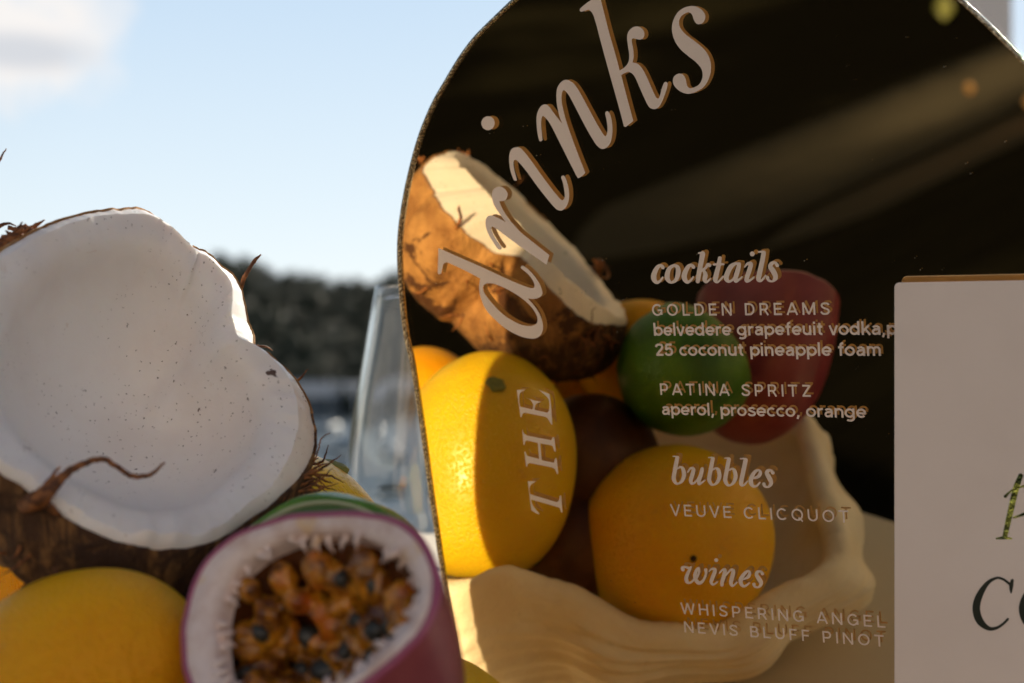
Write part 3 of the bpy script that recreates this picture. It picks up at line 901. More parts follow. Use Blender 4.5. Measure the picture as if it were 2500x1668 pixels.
pith.append([i2 + PQ * .6 * noise.noise(Vector((k * .5, 2, 2))) + (pic - i2).normalized() * 1.2 * noise.noise(Vector((k * .55, 6, 2))) for k, i2 in enumerate(pi_)])
for s_, dp in ((.99, 2.5), (.97, 6.5)):
    pith.append([pic + (p - pic) * s_ - PQ * dp for p in pi_])
lining = [pith[-1]] + [[pic + (p - pic) * s_ - PQ * dp + V(-8, -29, 0) * (dp / 46) for p in pi_] for s_, dp in ((.94, 9), (.88, 15), (.76, 21), (.55, 26), (.3, 28), (.05, 28.5))]
v, f = loft([[W(p) for p in l] for l in lining], False, True); mesh_obj('lining', v, f, M_LINING, pass_)
v, f = loft([[W(p) for p in l] for l in pith]); mesh_obj('pith', v, f, M_PITH, pass_)
def cr_side(p):
    d = (p - pic).normalized(); return max(-d.x, d.x * .8 - d.y * .6)
# pulp: crowded sacs, each round a dark seed
rp = random.Random(4)
ico = bmesh.new(); bmesh.ops.create_icosphere(ico, subdivisions=3, radius=1)
ico.verts.ensure_lookup_table()
IV = [v.co.copy() for v in ico.verts]; IF = [tuple(v.index for v in f.verts) for f in ico.faces]; ico.free()
pu, pv, pn = frame_of(PQ)
sacs = []
hole = through(705, 1600, P0 - PQ * 12, PQ)
tries = 0
while len(sacs) < 105 and tries < 6000:
    tries += 1
    i = rp.randrange(NP); s_ = rp.random() ** .6 * .93
    rim_p = pi_[i]
    depth = 4.5 + 14 * (1 - s_ ** 2) + rp.uniform(-2, 4)
    c = pic + (rim_p - pic) * s_ * .96 - PQ * depth + V(-8, -29, 0) * (depth / 46)
    if (c - hole).length < 9.5: continue
    if any((c - o[0]).length < 3.15 for o in sacs): continue
    sacs.append((c, rp.uniform(3.4, 4.8)))
pv_, pf_ = [], []
for c, r in sacs:
    k = len(pv_)
    sx = Vector((rp.uniform(.8, 1.2), rp.uniform(.8, 1.2), rp.uniform(.8, 1.25)))
    pv_ += [W(c + Vector((q.x * sx.x, q.y * sx.y, q.z * sx.z)) * r * (1 + .30 * noise.noise(q * 1.5 + c * .3) + .15 * noise.noise(q * 3.5 + c))) for q in IV]
    pf_ += [tuple(i + k for i in q) for q in IF]
def fused(name, verts, faces, voxel, material, parent):
    '''one closed wet surface grown round overlapping lumps'''
    base = parent.location
    me = bpy.data.meshes.new(name); me.from_pydata([tuple((q - base) * 100) for q in verts], [], faces); me.update()
    o = bpy.data.objects.new(name, me); COL.objects.link(o)
    r_ = o.modifiers.new('fuse', 'REMESH'); r_.mode = 'VOXEL'; r_.voxel_size = voxel * 100
    s_ = o.modifiers.new('soft', 'SMOOTH'); s_.iterations = 3; s_.factor = .5
    bpy.context.view_layer.update()
    m2 = bpy.data.meshes.new_from_object(o.evaluated_get(bpy.context.evaluated_depsgraph_get()))
    vv_ = [v.co / 100 + base for v in m2.vertices]; ff_ = [tuple(p.vertices) for p in m2.polygons]
    bpy.data.objects.remove(o); bpy.data.meshes.remove(me); bpy.data.meshes.remove(m2)
    return mesh_obj(name, vv_, ff_, material, parent)
fused('pulp', pv_, pf_, .0006, M_PULP, pass_)
SV = [Vector((q.x * .0024, q.y * .0034, q.z * .0019)) for q in IV]
first = None
for c, r in sacs[:34]:
    jit = (Vector((rp.gauss(0, .25), rp.gauss(0, .25), rp.gauss(0, .25))) + PQ).normalized()
    pos = W(c + jit * (r * .62))
    if first is None:
        o = mesh_obj('seed', [p + pos for p in SV], IF, M_SEED, pass_, loc=pos); first = o
    else:
        o = first.copy(); COL.objects.link(o); o.parent = pass_; o.location = pos - pass_.location
    o.rotation_euler = (rp.uniform(0, 6), rp.uniform(0, 6), rp.uniform(0, 6))
    s = rp.uniform(.85, 1.25); o.scale = (s, s, s)
parts = []
for k in range(90):      # ragged pale stalks the sacs hang on, along the cut wall
    i = rp.randrange(NP)
    if cr_side(pi_[i]) < .15 and rp.random() < .75: continue
    p0 = pi_[i] - PQ * rp.uniform(.3, 4.5)
    inw = (pic - p0).normalized()
    side = inw.cross(PQ) * rp.uniform(-.5, .5)
    l_ = rp.uniform(1.6, 4.2)
    q1 = p0 + (inw * .6 + side * .3 + PQ * .10) * l_; q2 = p0 + (inw + side - PQ * rp.uniform(0, .5)) * l_
    parts.append(tube([W(p0 - inw * .8), W(p0 + inw * .2 * l_), W(q1), W(q2)], [.0013, .0010, .00065, .0002], 7))
v, f = join(*parts); mesh_obj('pith_threads', v, f, M_PITH, pass_)

# ------------------------------------------------------------------ wine glasses
def wine_glass(cx, cz, label, sc=1.0):
    y0 = TABLE_Y
    prof = [(34, 0.2), (33.5, 2.2), (20, 3.6), (6, 7), (3.6, 16), (3.4, 50), (4.2, 72), (9, 80), (22, 88), (32, 99), (37.3, 113), (38.6, 126), (37.6, 142), (34.6, 164), (30.2, 188), (26.3, 210), (24.4, 221)]
    inn_ = [(23.4, 221), (24.7, 210), (28.4, 188), (32.7, 164), (35.7, 142), (36.7, 126), (35.8, 113.8), (30.6, 101), (20.6, 91), (9, 84), (.3, 82)]
    prof = cat(prof, 5, closed=False); inn_ = cat(inn_, 5, closed=False)
    pts = [(.3, 0.2)] + prof + inn_
    loops = [[W(V(cx + r * sc * math.cos(2 * math.pi * k / 72), y0 + h * sc, cz + r * sc * math.sin(2 * math.pi * k / 72))) for k in range(72)] for r, h in pts]
    v, f = loft(loops, True, True)
    o = mesh_obj('wine_glass', v, f, M_GLASS, loc=W(V(cx, y0, cz)))
    tag(o, label, 'glass', 'empty wine glasses behind the mirror')
wine_glass(-40, 672, 'empty clear wine glass half hidden behind the left edge of the gold mirror')
wine_glass(-12, 805, 'empty clear wine glass seen through the nearer glass', 1.0)

# ------------------------------------------------------------------ gold mirror sign
DF = D - 1.85
out_px = [(1244, 0), (1201, 41), (1155, 87), (1124, 127), (1099, 166), (1078, 202), (1053, 245), (1027, 304), (1009, 357), (995, 410), (982, 468), (971, 535), (966, 590),
          (966, 645), (969, 705), (974, 765), (982, 825), (997, 890), (1009, 965), (1022, 1050), (1043, 1205), (1057, 1300), (1083, 1475), (1110, 1640)]
def py_at_table(px, d):
    lo, hi = 834.0, 4000.0
    for _ in range(50):
        mid = (lo + hi) / 2
        if onplane(px, mid, d).y > TABLE_Y + .6: lo = mid
        else: hi = mid
    return lo
out_px += [(1140, 1840)]
bl = (1168, py_at_table(1168, DF)); br = (2690, py_at_table(2690, DF))
right_px = [(2700, 1900), (2745, 1400), (2760, 1000), (2745, 760), (2705, 530), (2640, 345), (2572, 233), (2500, 145), (2428, 70), (2352, 0), (2260, -68), (2130, -140), (1960, -198), (1780, -215),
            (1600, -190), (1450, -125), (1335, -66)]
arc = cat(out_px, 3, closed=False)
rarc = cat(right_px + [out_px[0]], 3, closed=False)[:-1]
outline = arc + [bl, br] + rarc
def plane_pts(pxs, d): return [onplane(px, py, d) for px, py in pxs]
of = plane_pts(outline, DF)
oc = sum(of, Vector()) / len(of)
def inset(pts, dist):
    n = len(pts); out = []
    for i in range(n):
        t = (pts[(i + 1) % n] - pts[i - 1]).normalized()
        w = t.cross(M)
        if w.dot(oc - pts[i]) < 0: w = -w
        out.append(pts[i] + w * dist)
    return out
o_front = inset(of, .25); o_in = inset(of, 1.35)
sign = thing('mirror_menu', 'arched gold mirror drinks menu with white lettering reflecting the fruit', 'menu sign', W((onplane(*bl, DF) + onplane(*br, DF)) / 2))
def flat(pts, off):
    q = [p + M * off for p in pts]
    tri = tessellate_polygon([q])
    return [W(p) for p in q], [tuple(t) for t in tri]
v, f = flat(inset(of, 1.2), 1.85)
n0 = len(v)
back = [W(p + M * 4.6) for p in inset(of, 1.2)]
vv = v + back
ff = f + [tuple(i + n0 for i in t[::-1]) for t in f] + [(i, (i + 1) % n0, (i + 1) % n0 + n0, i + n0) for i in range(n0)]
mesh_obj('mirror_panel', vv, ff, M_MIRROR, sign, smooth=False)
v, f = flat(inset(of, 1.3), .06)
mesh_obj('acrylic_face', v, f, M_ACRYL, sign, smooth=False)
loops = [[W(p + M * 1.75) for p in inset(of, 1.5)], [W(p + M * 0.0) for p in inset(of, 1.25)], [W(p - M * .05) for p in inset(of, 1.1)],
         [W(p + M * .35) for p in inset(of, .45)], [W(p + M * 1.0) for p in of], [W(p + M * 4.6) for p in of], [W(p + M * 4.7) for p in inset(of, 1.1)]]
v, f = loft(loops); mesh_obj('edge', v, f, M_EDGE, sign)

# --- lettering
HSTEP = .0012
class Glyphs:
    def __init__(s, plane): s.plane = plane; s.v = []; s.f = []; s.h = 0
    def poly(s, loops, org, k):
        s.h += .02
        res = []
        for loop in loops:
            res.append([s.plane(org[0] + p[0] / k, org[1] + p[1] / k, s.h) for p in dense(loop)])
        tri = tessellate_polygon(res)
        n = len(s.v)
        for l in res: s.v += l
        s.f += [tuple(i + n for i in t) for t in tri]
    def stroke(s, pts, org, k, caps=True):
        s.h += .02
        sm = cat(pts, 7, closed=False)
        L, Rr = [], []
        m = len(sm)
        cen = [s.plane(org[0] + p[0] / k, org[1] + p[1] / k, s.h + i * .0008) for i, p in enumerate(sm)]
        # pen widths are measured in the picture, so offset there
        for i, p in enumerate(sm):
            a, b = sm[max(i - 1, 0)], sm[min(i + 1, m - 1)]
            tx, ty = b[0] - a[0], b[1] - a[1]
            l = math.hypot(tx, ty) or 1
            nx, ny = -ty / l, tx / l
            L.append(s.plane(org[0] + (p[0] + nx * p[2]) / k, org[1] + (p[1] + ny * p[2]) / k, s.h + i * .0008))
            Rr.append(s.plane(org[0] + (p[0] - nx * p[2]) / k, org[1] + (p[1] - ny * p[2]) / k, s.h + i * .0008))
        n = len(s.v); s.v += L + Rr
        s.f += [(n + i, n + i + 1, n + m + i + 1, n + m + i) for i in range(m - 1)]
        if caps:
            for e in (0, m - 1):
                s.dot(sm[e][0], sm[e][1], sm[e][2], org, k)
    def dot(s, x, y, r, org, k, ry=None):
        s.h += .006
        n = len(s.v)
        s.v += [s.plane(org[0] + (x + r * math.cos(a * math.pi / 12)) / k, org[1] + (y + (ry or r) * math.sin(a * math.pi / 12)) / k, s.h) for a in range(24)]
        s.f.append(tuple(range(n, n + 24)))
def dense(loop):
    """smooth closed outline; points with a third entry are corners"""
    n = len(loop)
    cs = [i for i in range(n) if len(loop[i]) > 2]
    if not cs: return cat([p[:2] for p in loop], 6)
    out = []
    for a, i in enumerate(cs):
        j = cs[(a + 1) % len(cs)]
        if j <= i: j += n
        seg = [loop[q % n][:2] for q in range(i, j + 1)]
        out += cat(seg, 6, closed=False)[:-1] if len(seg) > 2 else [seg[0]]
    return out
def sign_plane(px, py, h): return W(onplane(px, py, DF) - M * (.02 + h))
def finish(g, name, material, parent):
    return mesh_obj(name, g.v, g.f, material, parent, smooth=False)
c = 1
g = Glyphs(sign_plane)
k = 6.273; org = (1060, 590)
g.poly([[(65, 100, c), (150, 135), (400, 247), (700, 378), (1100, 563), (1350, 670), (1480, 710), (1522, 708), (1536, 685), (1525, 625), (1470, 535), (1400, 465), (1335, 412), (1328, 388), (1345, 372), (1375, 378),
         (1440, 425), (1530, 520), (1610, 640), (1650, 740), (1655, 805), (1612, 855), (1530, 878), (1435, 872, c), (1530, 980), (1610, 1100), (1655, 1220), (1667, 1330), (1635, 1425), (1560, 1480), (1450, 1482), (1300, 1442),
         (1100, 1335), (950, 1210), (800, 1050), (725, 890), (690, 720), (705, 565, c), (500, 455), (235, 332), (175, 322), (142, 345), (125, 410), (105, 485), (75, 498), (57, 470), (62, 300)],
        [(775, 655), (850, 638), (960, 660), (1150, 745), (1330, 860), (1470, 980), (1560, 1110), (1583, 1200), (1560, 1262), (1470, 1293), (1330, 1272), (1150, 1182), (1000, 1065), (850, 900), (770, 790), (747, 710)]], org, k)
k = 6.533; org = (1160, 430)
g.poly([[(390, 170), (450, 185), (505, 245), (517, 310), (490, 375), (440, 398), (385, 403, c), (440, 530), (540, 690), (640, 800), (720, 890), (900, 1035), (1185, 1262, c), (1140, 1415, c), (900, 1250), (620, 1050), (380, 870),
         (270, 800, c), (262, 860), (330, 1000), (420, 1130), (415, 1165), (390, 1175), (345, 1140), (280, 1040), (210, 920), (170, 800), (170, 700), (200, 645), (250, 628), (330, 650), (490, 735, c), (420, 640), (330, 510), (285, 415), (268, 300), (290, 220), (340, 180)]], org, k)
k = 5.6; org = (1160, 260)
g.dot(177, 230, 91, org, k, 95)
g.poly([[(560, 560), (610, 565), (680, 630), (780, 760), (900, 930), (1050, 1130), (1150, 1250), (1190, 1282), (1220, 1260), (1226, 1200), (1205, 1060), (1178, 975), (1190, 950), (1220, 950), (1250, 1010), (1280, 1130), (1285, 1250),
         (1260, 1350), (1210, 1410), (1160, 1423), (1100, 1395), (1000, 1280), (850, 1090), (720, 910), (610, 775), (550, 730), (526, 765), (535, 860), (570, 1000), (558, 1013), (535, 1010), (510, 960), (478, 850), (466, 700), (485, 610), (520, 570)]], org, k)
k = 5.6; org = (1290, 170)
g.poly([[(505, 142), (570, 155), (640, 215), (720, 340), (850, 580), (960, 780), (1030, 890), (1055, 910), (1075, 880), (1083, 800), (1070, 690), (1052, 605), (1065, 573), (1090, 573), (1120, 620), (1145, 730), (1150, 860), (1130, 980),
         (1085, 1055), (1020, 1085), (960, 1060), (890, 970), (780, 780), (640, 510), (550, 345), (490, 285), (460, 320), (455, 430), (480, 560), (520, 710), (600, 940), (700, 1210), (772, 1390), (768, 1425), (730, 1460), (692, 1480),
         (660, 1455), (520, 1180), (400, 940), (290, 730), (210, 640), (185, 660), (175, 750), (188, 900), (192, 965), (170, 982), (148, 965), (125, 860), (112, 700), (125, 590), (170, 505), (225, 477), (280, 500), (360, 610),
         (465, 740, c), (430, 650), (395, 500), (385, 370), (395, 260), (440, 180)]], org, k)
k = 4.9; org = (1400, 0)
g.poly([[(312, -52, c), (330, 5), (420, 360), (500, 640), (555, 845, c), (620, 800), (660, 740), (668, 660), (655, 560), (643, 450), (660, 380), (710, 330), (770, 318), (825, 345), (850, 400), (840, 450), (800, 475), (740, 465),
         (708, 463), (700, 500), (718, 600), (720, 690), (708, 748, c), (770, 765), (830, 830), (900, 970), (970, 1130), (1005, 1178), (1030, 1160), (1065, 1040), (1090, 987), (1118, 985), (1128, 1020), (1100, 1120), (1050, 1240),
         (1005, 1295), (950, 1305), (895, 1265), (820, 1110), (740, 930), (690, 872), (640, 865), (572, 900, c), (640, 1160), (718, 1448, c), (628, 1520, c), (604, 1512, c), (560, 1340), (460, 980), (360, 620), (270, 280), (230, 165), (185, 120),
         (140, 130), (92, 140), (78, 122), (95, 90), (220, -5)]], org, k)
k = 6.533; org = (1620, 0)
g.poly([[(440, 98), (530, 110), (620, 165), (667, 250), (650, 340), (590, 385), (530, 380), (490, 330), (455, 235), (415, 203), (365, 207), (290, 255), (250, 340), (265, 440), (350, 545), (500, 660), (650, 790), (730, 920), (760, 1060),
         (735, 1230), (650, 1380), (530, 1460), (400, 1498), (280, 1465), (180, 1380), (150, 1290), (175, 1215), (250, 1175), (320, 1200), (355, 1270), (375, 1360), (410, 1402), (470, 1402), (560, 1355), (610, 1280), (625, 1190),
         (600, 1090), (510, 985), (400, 900), (270, 785), (180, 650), (137, 500), (150, 350), (220, 210), (320, 130)]], org, k)
finish(g, 'heading_lettering', M_VINYL, sign)
g = Glyphs(sign_plane)
k = 4.6125; org = (1240, 930)
g.poly([[(225, 1130, c), (325, 1130, c), (275, 1155), (247, 1195), (243, 1240), (250, 1275, c), (550, 1365, c), (575, 1345), (582, 1293, c), (600, 1290, c), (616, 1482, c), (600, 1480, c), (585, 1440), (555, 1420), (262, 1335, c),
         (270, 1380), (300, 1430), (357, 1498, c), (335, 1498), (265, 1458, c)]], org, k)
g.poly([[(162, 545, c), (180, 590), (215, 615, c), (490, 668, c), (505, 635, c), (522, 633, c), (541, 795, c), (525, 792), (505, 740), (480, 725, c), (365, 703, c), (381, 892, c), (520, 922, c), (534, 870, c), (550, 870, c), (568, 1046, c), (552, 1044), (530, 995),
         (500, 975, c), (250, 925, c), (225, 935), (217, 965, c), (206, 965, c), (187, 797, c), (198, 800), (215, 840), (245, 852, c), (352, 880, c), (337, 698, c), (215, 670, c), (195, 685), (189, 720, c), (177, 720, c)]], org, k)
g.poly([[(102, 103, c), (198, 97, c), (150, 125), (130, 160), (128, 230), (138, 290, c), (280, 322, c), (285, 270), (255, 215), (203, 188, c), (290, 218), (378, 235, c), (325, 255), (305, 290), (304, 326, c), (440, 357, c), (463, 330), (467, 240),
         (440, 180), (353, 103, c), (468, 147, c), (485, 260), (501, 490, c), (487, 487), (450, 425), (420, 404, c), (190, 357, c), (165, 375), (155, 408, c), (143, 404, c)]], org, k)
finish(g, 'article_lettering', M_VINYL, sign)

S_C = lambda dx: [(265 + dx, 435, 32), (230 + dx, 403, 25), (170 + dx, 440, 35), (115 + dx, 560, 45), (120 + dx, 640, 42), (165 + dx, 690, 28), (220 + dx, 662, 20), (262 + dx, 605, 15)]
g = Glyphs(sign_plane); org = (1580, 590); k = 6.912
for st in (S_C(0), [(455, 400, 22), (510, 430, 35), (525, 520, 42), (490, 640, 33), (410, 688, 22), (350, 640, 38), (340, 560, 43), (378, 450, 33), (455, 400, 22)],
           [(x, y - 7, w) for x, y, w in S_C(516)],
           [(875, 193, 16), (925, 192, 18)], [(938, 205, 44), (920, 310, 42), (872, 560, 40), (857, 668, 36)],
           [(1055, 398, 32), (1020, 388, 25), (992, 440, 22), (915, 492, 20)], [(965, 500, 28), (985, 560, 38), (975, 640, 38), (1005, 680, 22), (1070, 625, 14)],
           [(1230, 280, 33), (1205, 420, 38), (1160, 600, 42), (1160, 655, 38), (1200, 678, 18), (1285, 590, 16)], [(1128, 385, 18), (1292, 380, 18)],
           [(1565, 372, 22), (1490, 372, 26), (1410, 430, 40), (1345, 570, 42), (1348, 640, 38), (1400, 668, 22), (1480, 600, 20), (1535, 420, 20)],
           [(1558, 385, 30), (1535, 480, 40), (1495, 620, 38), (1512, 668, 24), (1605, 595, 14)],
           [(1650, 425, 12), (1700, 370, 22), (1755, 372, 32), (1740, 450, 38), (1685, 620, 38), (1690, 663, 28), (1740, 650, 20), (1805, 600, 14)],
           [(1885, 172, 14), (1940, 168, 18)], [(1972, 185, 38), (1950, 320, 40), (1890, 590, 42), (1890, 650, 30), (1940, 650, 20), (2005, 570, 14)],
           [(2200, 398, 32), (2165, 352, 22), (2110, 365, 32), (2085, 420, 38), (2130, 490, 45), (2165, 560, 42), (2168, 620, 38), (2120, 665, 18), (2060, 652, 22), (2037, 605, 30)]):
    g.stroke(st, org, k)
g.dot(1780, 205, 42, org, k)
finish(g, 'subheading_lettering', M_VINYL, sign)
g = Glyphs(sign_plane); org = (1630, 1100); k = 8.393
for dx, dy in ((0, 0), (727, 21), (1058, 32)):
    for st in ([(115, 122, 12), (180, 120, 15)], [(200, 145, 38), (178, 260, 42), (130, 520, 42), (132, 600, 40), (172, 668, 28), (230, 675, 20), (300, 615, 35), (338, 500, 42), (318, 385, 38), (270, 338, 22), (210, 365, 18)]):
        g.stroke([(x + dx, y + dy, w) for x, y, w in st], org, k)
for st in ([(415, 440, 14), (470, 365, 22), (532, 375, 35), (520, 460, 42), (480, 600, 40), (492, 665, 30), (550, 660, 22), (620, 580, 18), (680, 460, 20)],
           [(712, 375, 36), (690, 480, 40), (645, 620, 38), (655, 685, 24), (768, 605, 14)],
           [(1495, 162, 14), (1560, 160, 18)], [(1603, 190, 45), (1578, 320, 45), (1515, 620, 45), (1520, 695, 35), (1570, 700, 22), (1640, 625, 14)],
           [(1745, 568, 18), (1860, 530, 33), (1905, 450, 36), (1870, 400, 22), (1790, 435, 35), (1720, 560, 45), (1715, 660, 45), (1760, 725, 28), (1830, 718, 22), (1895, 650, 16)],
           [(2160, 450, 36), (2120, 402, 25), (2060, 410, 35), (2038, 460, 42), (2080, 540, 48), (2120, 620, 45), (2120, 685, 38), (2070, 740, 22), (2000, 728, 25), (1978, 680, 36)]):
    g.stroke(st, org, k)
finish(g, 'subheading_lettering', M_VINYL, sign)
g = Glyphs(sign_plane); org = (1650, 1340); k = 9.792
for st in ([(170, 500, 42), (158, 455, 40), (205, 430, 24), (275, 450, 28), (330, 462, 30), (365, 432, 22)],
           [(345, 470, 28), (290, 580, 40), (250, 700, 45), (270, 785, 42), (330, 812, 25), (400, 770, 24), (460, 690, 26), (490, 560, 24), (520, 470, 28)],
           [(540, 470, 34), (500, 500, 34), (455, 620, 38), (480, 740, 45), (540, 808, 45), (600, 805, 40), (670, 735, 28), (722, 600, 28), (718, 500, 40)],
           [(548, 465, 32), (560, 520, 28), (545, 600, 26), (505, 700, 24)],
           [(800, 532, 16), (860, 480, 25), (935, 488, 36), (930, 560, 45), (860, 740, 45), (850, 808, 35), (900, 850, 25), (1000, 788, 16)],
           [(1048, 572, 18), (1120, 502, 25), (1180, 502, 38), (1160, 620, 48), (1112, 790, 45), (1107, 860, 40)], [(1190, 640, 20), (1300, 512, 25), (1370, 508, 40), (1375, 570, 48), (1330, 750, 48), (1325, 835, 42), (1372, 880, 25), (1462, 795, 18)],
           [(1605, 728, 18), (1730, 668, 38), (1772, 580, 36), (1740, 523, 25), (1650, 582, 40), (1560, 720, 50), (1562, 820, 46), (1620, 888, 30), (1690, 868, 24), (1765, 808, 18)],
           [(2075, 588, 40), (2040, 537, 25), (1962, 545, 38), (1932, 610, 42), (1990, 710, 52), (2040, 790, 50), (2030, 865, 38), (1970, 912, 24), (1892, 892, 28), (1872, 842, 40)]):
    g.stroke(st, org, k)
g.dot(970, 265, 48, org, k)
finish(g, 'subheading_lettering', M_VINYL, sign)

# small grotesque lettering, drawn with a pen of even width (units: cap height 700)
def ell(cx, cy, rx, ry, a0, a1, n=18):
    return [(cx + rx * math.cos(R(a0 + (a1 - a0) * k / n)), cy + ry * math.sin(R(a0 + (a1 - a0) * k / n))) for k in range(n + 1)]
def sm(p): return cat(p, 5, closed=False)
def sans(ch, h):
    T, B, X = 700 - h, h, 520 - h
    st = [(h + 40, 0), (h + 40, 700)]
    x = h + 40
    asc = [(x, 0), (x, 735)]
    D_ = {
     'A': (640, [[(45, 0), (320, 700)], [(595, 0), (320, 700)], [(140, 205), (500, 205)]]),
     'B': (580, [st, [(x, T), (330, T)] + ell(330, (T + 365) / 2, 130, (T - 365) / 2, 90, -90)[1:] + [(x, 365)], [(x, 365), (350, 365)] + ell(350, (365 + B) / 2, 155, (365 - B) / 2, 90, -90)[1:] + [(x, B)]]),
     'C': (660, [ell(350, 350, 265, T - 350, 42, 318, 30)]),
     'D': (640, [st, [(x, T), (300, T)] + ell(300, 350, 245, T - 350, 90, -90, 24)[1:] + [(x, B)]]),
     'E': (550, [st, [(x, T), (490, T)], [(x, 362), (455, 362)], [(x, B), (500, B)]]),
     'F': (530, [st, [(x, T), (480, T)], [(x, 345), (440, 345)]]),
     'G': (700, [ell(355, 350, 265, T - 350, 42, 335, 30), [(610, 60), (610, 362)], [(380, 330), (610 + h, 330)]]),
     'H': (650, [st, [(650 - x, 0), (650 - x, 700)], [(x, 362), (650 - x, 362)]]),
     'I': (2 * x, [st]),
     'L': (510, [st, [(x, B), (475, B)]]),
     'M': (800, [st, [(800 - x, 0), (800 - x, 700)], [(x, 700), (400, 40)], [(800 - x, 700), (400, 40)]]),
     'N': (660, [st, [(660 - x, 0), (660 - x, 700)], [(x, 700), (660 - x, 0)]]),
     'O': (730, [ell(365, 350, 280, T - 350, 0, 360, 36)]),
     'P': (570, [st, [(x, T), (330, T)] + ell(330, (T + 300) / 2, 155, (T - 300) / 2, 90, -90)[1:] + [(x, 300)]]),
     'Q': (730, [ell(365, 350, 280, T - 350, 0, 360, 36), [(430, 190), (655, -30)]]),
     'R': (600, [st, [(x, T), (330, T)] + ell(330, (T + 320) / 2, 150, (T - 320) / 2, 90, -90)[1:] + [(x, 320)], [(320, 320), (520, 0)]]),
     'S': (580, [sm([(500, 545), (440, 625), (300, T), (160, 612), (112, 510), (180, 415), (310, 355), (450, 285), (492, 190), (430, 88), (290, B), (140, 82), (68, 185)])]),
     'T': (590, [[(30, T), (560, T)], [(295, 0), (295, 700)]]),
     'U': (640, [[(x, 700), (x, 270)] + ell(320, 270, 320 - x, 270 - B, 180, 360)[1:] + [(640 - x, 700)]]),
     'V': (610, [[(45, 700), (305, 0)], [(565, 700), (305, 0)]]),
     'W': (880, [[(45, 700), (230, 0)], [(230, 0), (440, 700)], [(440, 700), (650, 0)], [(650, 0), (835, 700)]]),
     'Z': (570, [[(60, T), (520, T)], [(480, T), (90, B)], [(50, B), (525, B)]]),
     'a': (520, [[(430, 0), (430, 340)] + ell(265, 340, 165, X - 340, 0, 155)[1:], sm([(430, 305), (300, 300), (165, 270), (100, 165), (150, 72), (245, B), (350, 90), (430, 170)])]),
     'b': (570, [asc, ell(310, 260, 205, X - 260, 0, 360, 30)]),
     'c': (500, [ell(290, 260, 205, X - 260, 45, 315, 24)]),
     'd': (570, [ell(262, 260, 205, X - 260, 0, 360, 30), [(570 - x, 0), (570 - x, 735)]]),
     'e': (545, [ell(282, 260, 205, X - 260, 0, 318, 28), [(90, 248), (487 + h * .6, 248)]]),
     'f': (335, [[(170, 0), (170, 575)] + ell(290, 575, 120, 160 - h, 180, 80, 10)[1:], [(35, X), (320, X)]]),
     'g': (570, [ell(262, 260, 205, X - 260, 0, 360, 30), [(570 - x, 520), (570 - x, -40)] + ell(275, -40, 295 - x, 120, 0, -140, 14)[1:]]),
     'i': (2 * x, [[(x, 0), (x, 520)], [(x, 610), (x, 725)]]),
     'k': (510, [asc, [(x, 190), (440, 520)], [(235, 320), (480, 0)]]),
     'l': (2 * x, [asc]),
     'm': (800, [[(x, 0), (x, 520)], ell((x + 400) / 2, 330, (400 - x) / 2, X - 330, 180, 0) + [(400, 0)], ell((1200 - x) / 2, 330, (400 - x) / 2, X - 330, 180, 0) + [(800 - x, 0)]]),
     'n': (550, [[(x, 0), (x, 520)], ell(275, 310, 275 - x, X - 310, 180, 0) + [(550 - x, 0)]]),
     'o': (565, [ell(282, 260, 210, X - 260, 0, 360, 30)]),
     'p': (570, [[(x, -190), (x, 520)], ell(310, 260, 205, X - 260, 0, 360, 30)]),
     'r': (355, [[(x, 0), (x, 520)], ell(290, 300, 290 - x, X - 300, 180, 72, 10)]),
     's': (475, [sm([(402, 400), (345, 462), (240, X + 6), (130, 435), (112, 372), (170, 312), (280, 268), (388, 222), (412, 140), (350, 66), (240, B - 6), (120, 75), (62, 155)])]),
     't': (340, [[(160, 660), (160, 160)] + ell(270, 160, 110, 160 - B, 180, 285, 10)[1:], [(30, X), (315, X)]]),
     'u': (545, [[(x, 520), (x, 200)] + ell(272, 200, 272 - x, 200 - B, 180, 360)[1:], [(545 - x, 0), (545 - x, 520)]]),
     'v': (480, [[(45, 520), (240, 0)], [(435, 520), (240, 0)]]),
     ',': (215, [[(120, 110), (120, 20)], [(120, 40), (60, -120)]]),
     '2': (525, [sm([(70, 500), (115, 605), (240, T), (385, 615), (432, 515), (390, 405), (270, 275), (90, B)]), [(55, B), (475, B)]]),
     '5': (525, [[(120, T), (450, T)], [(135, T), (105, 330)], sm([(105, 345), (180, 408), (290, 420), (410, 350), (442, 230), (390, 105), (270, B), (140, 75), (60, 170)])]),
     ' ': (270, [])}
    return D_[ch]
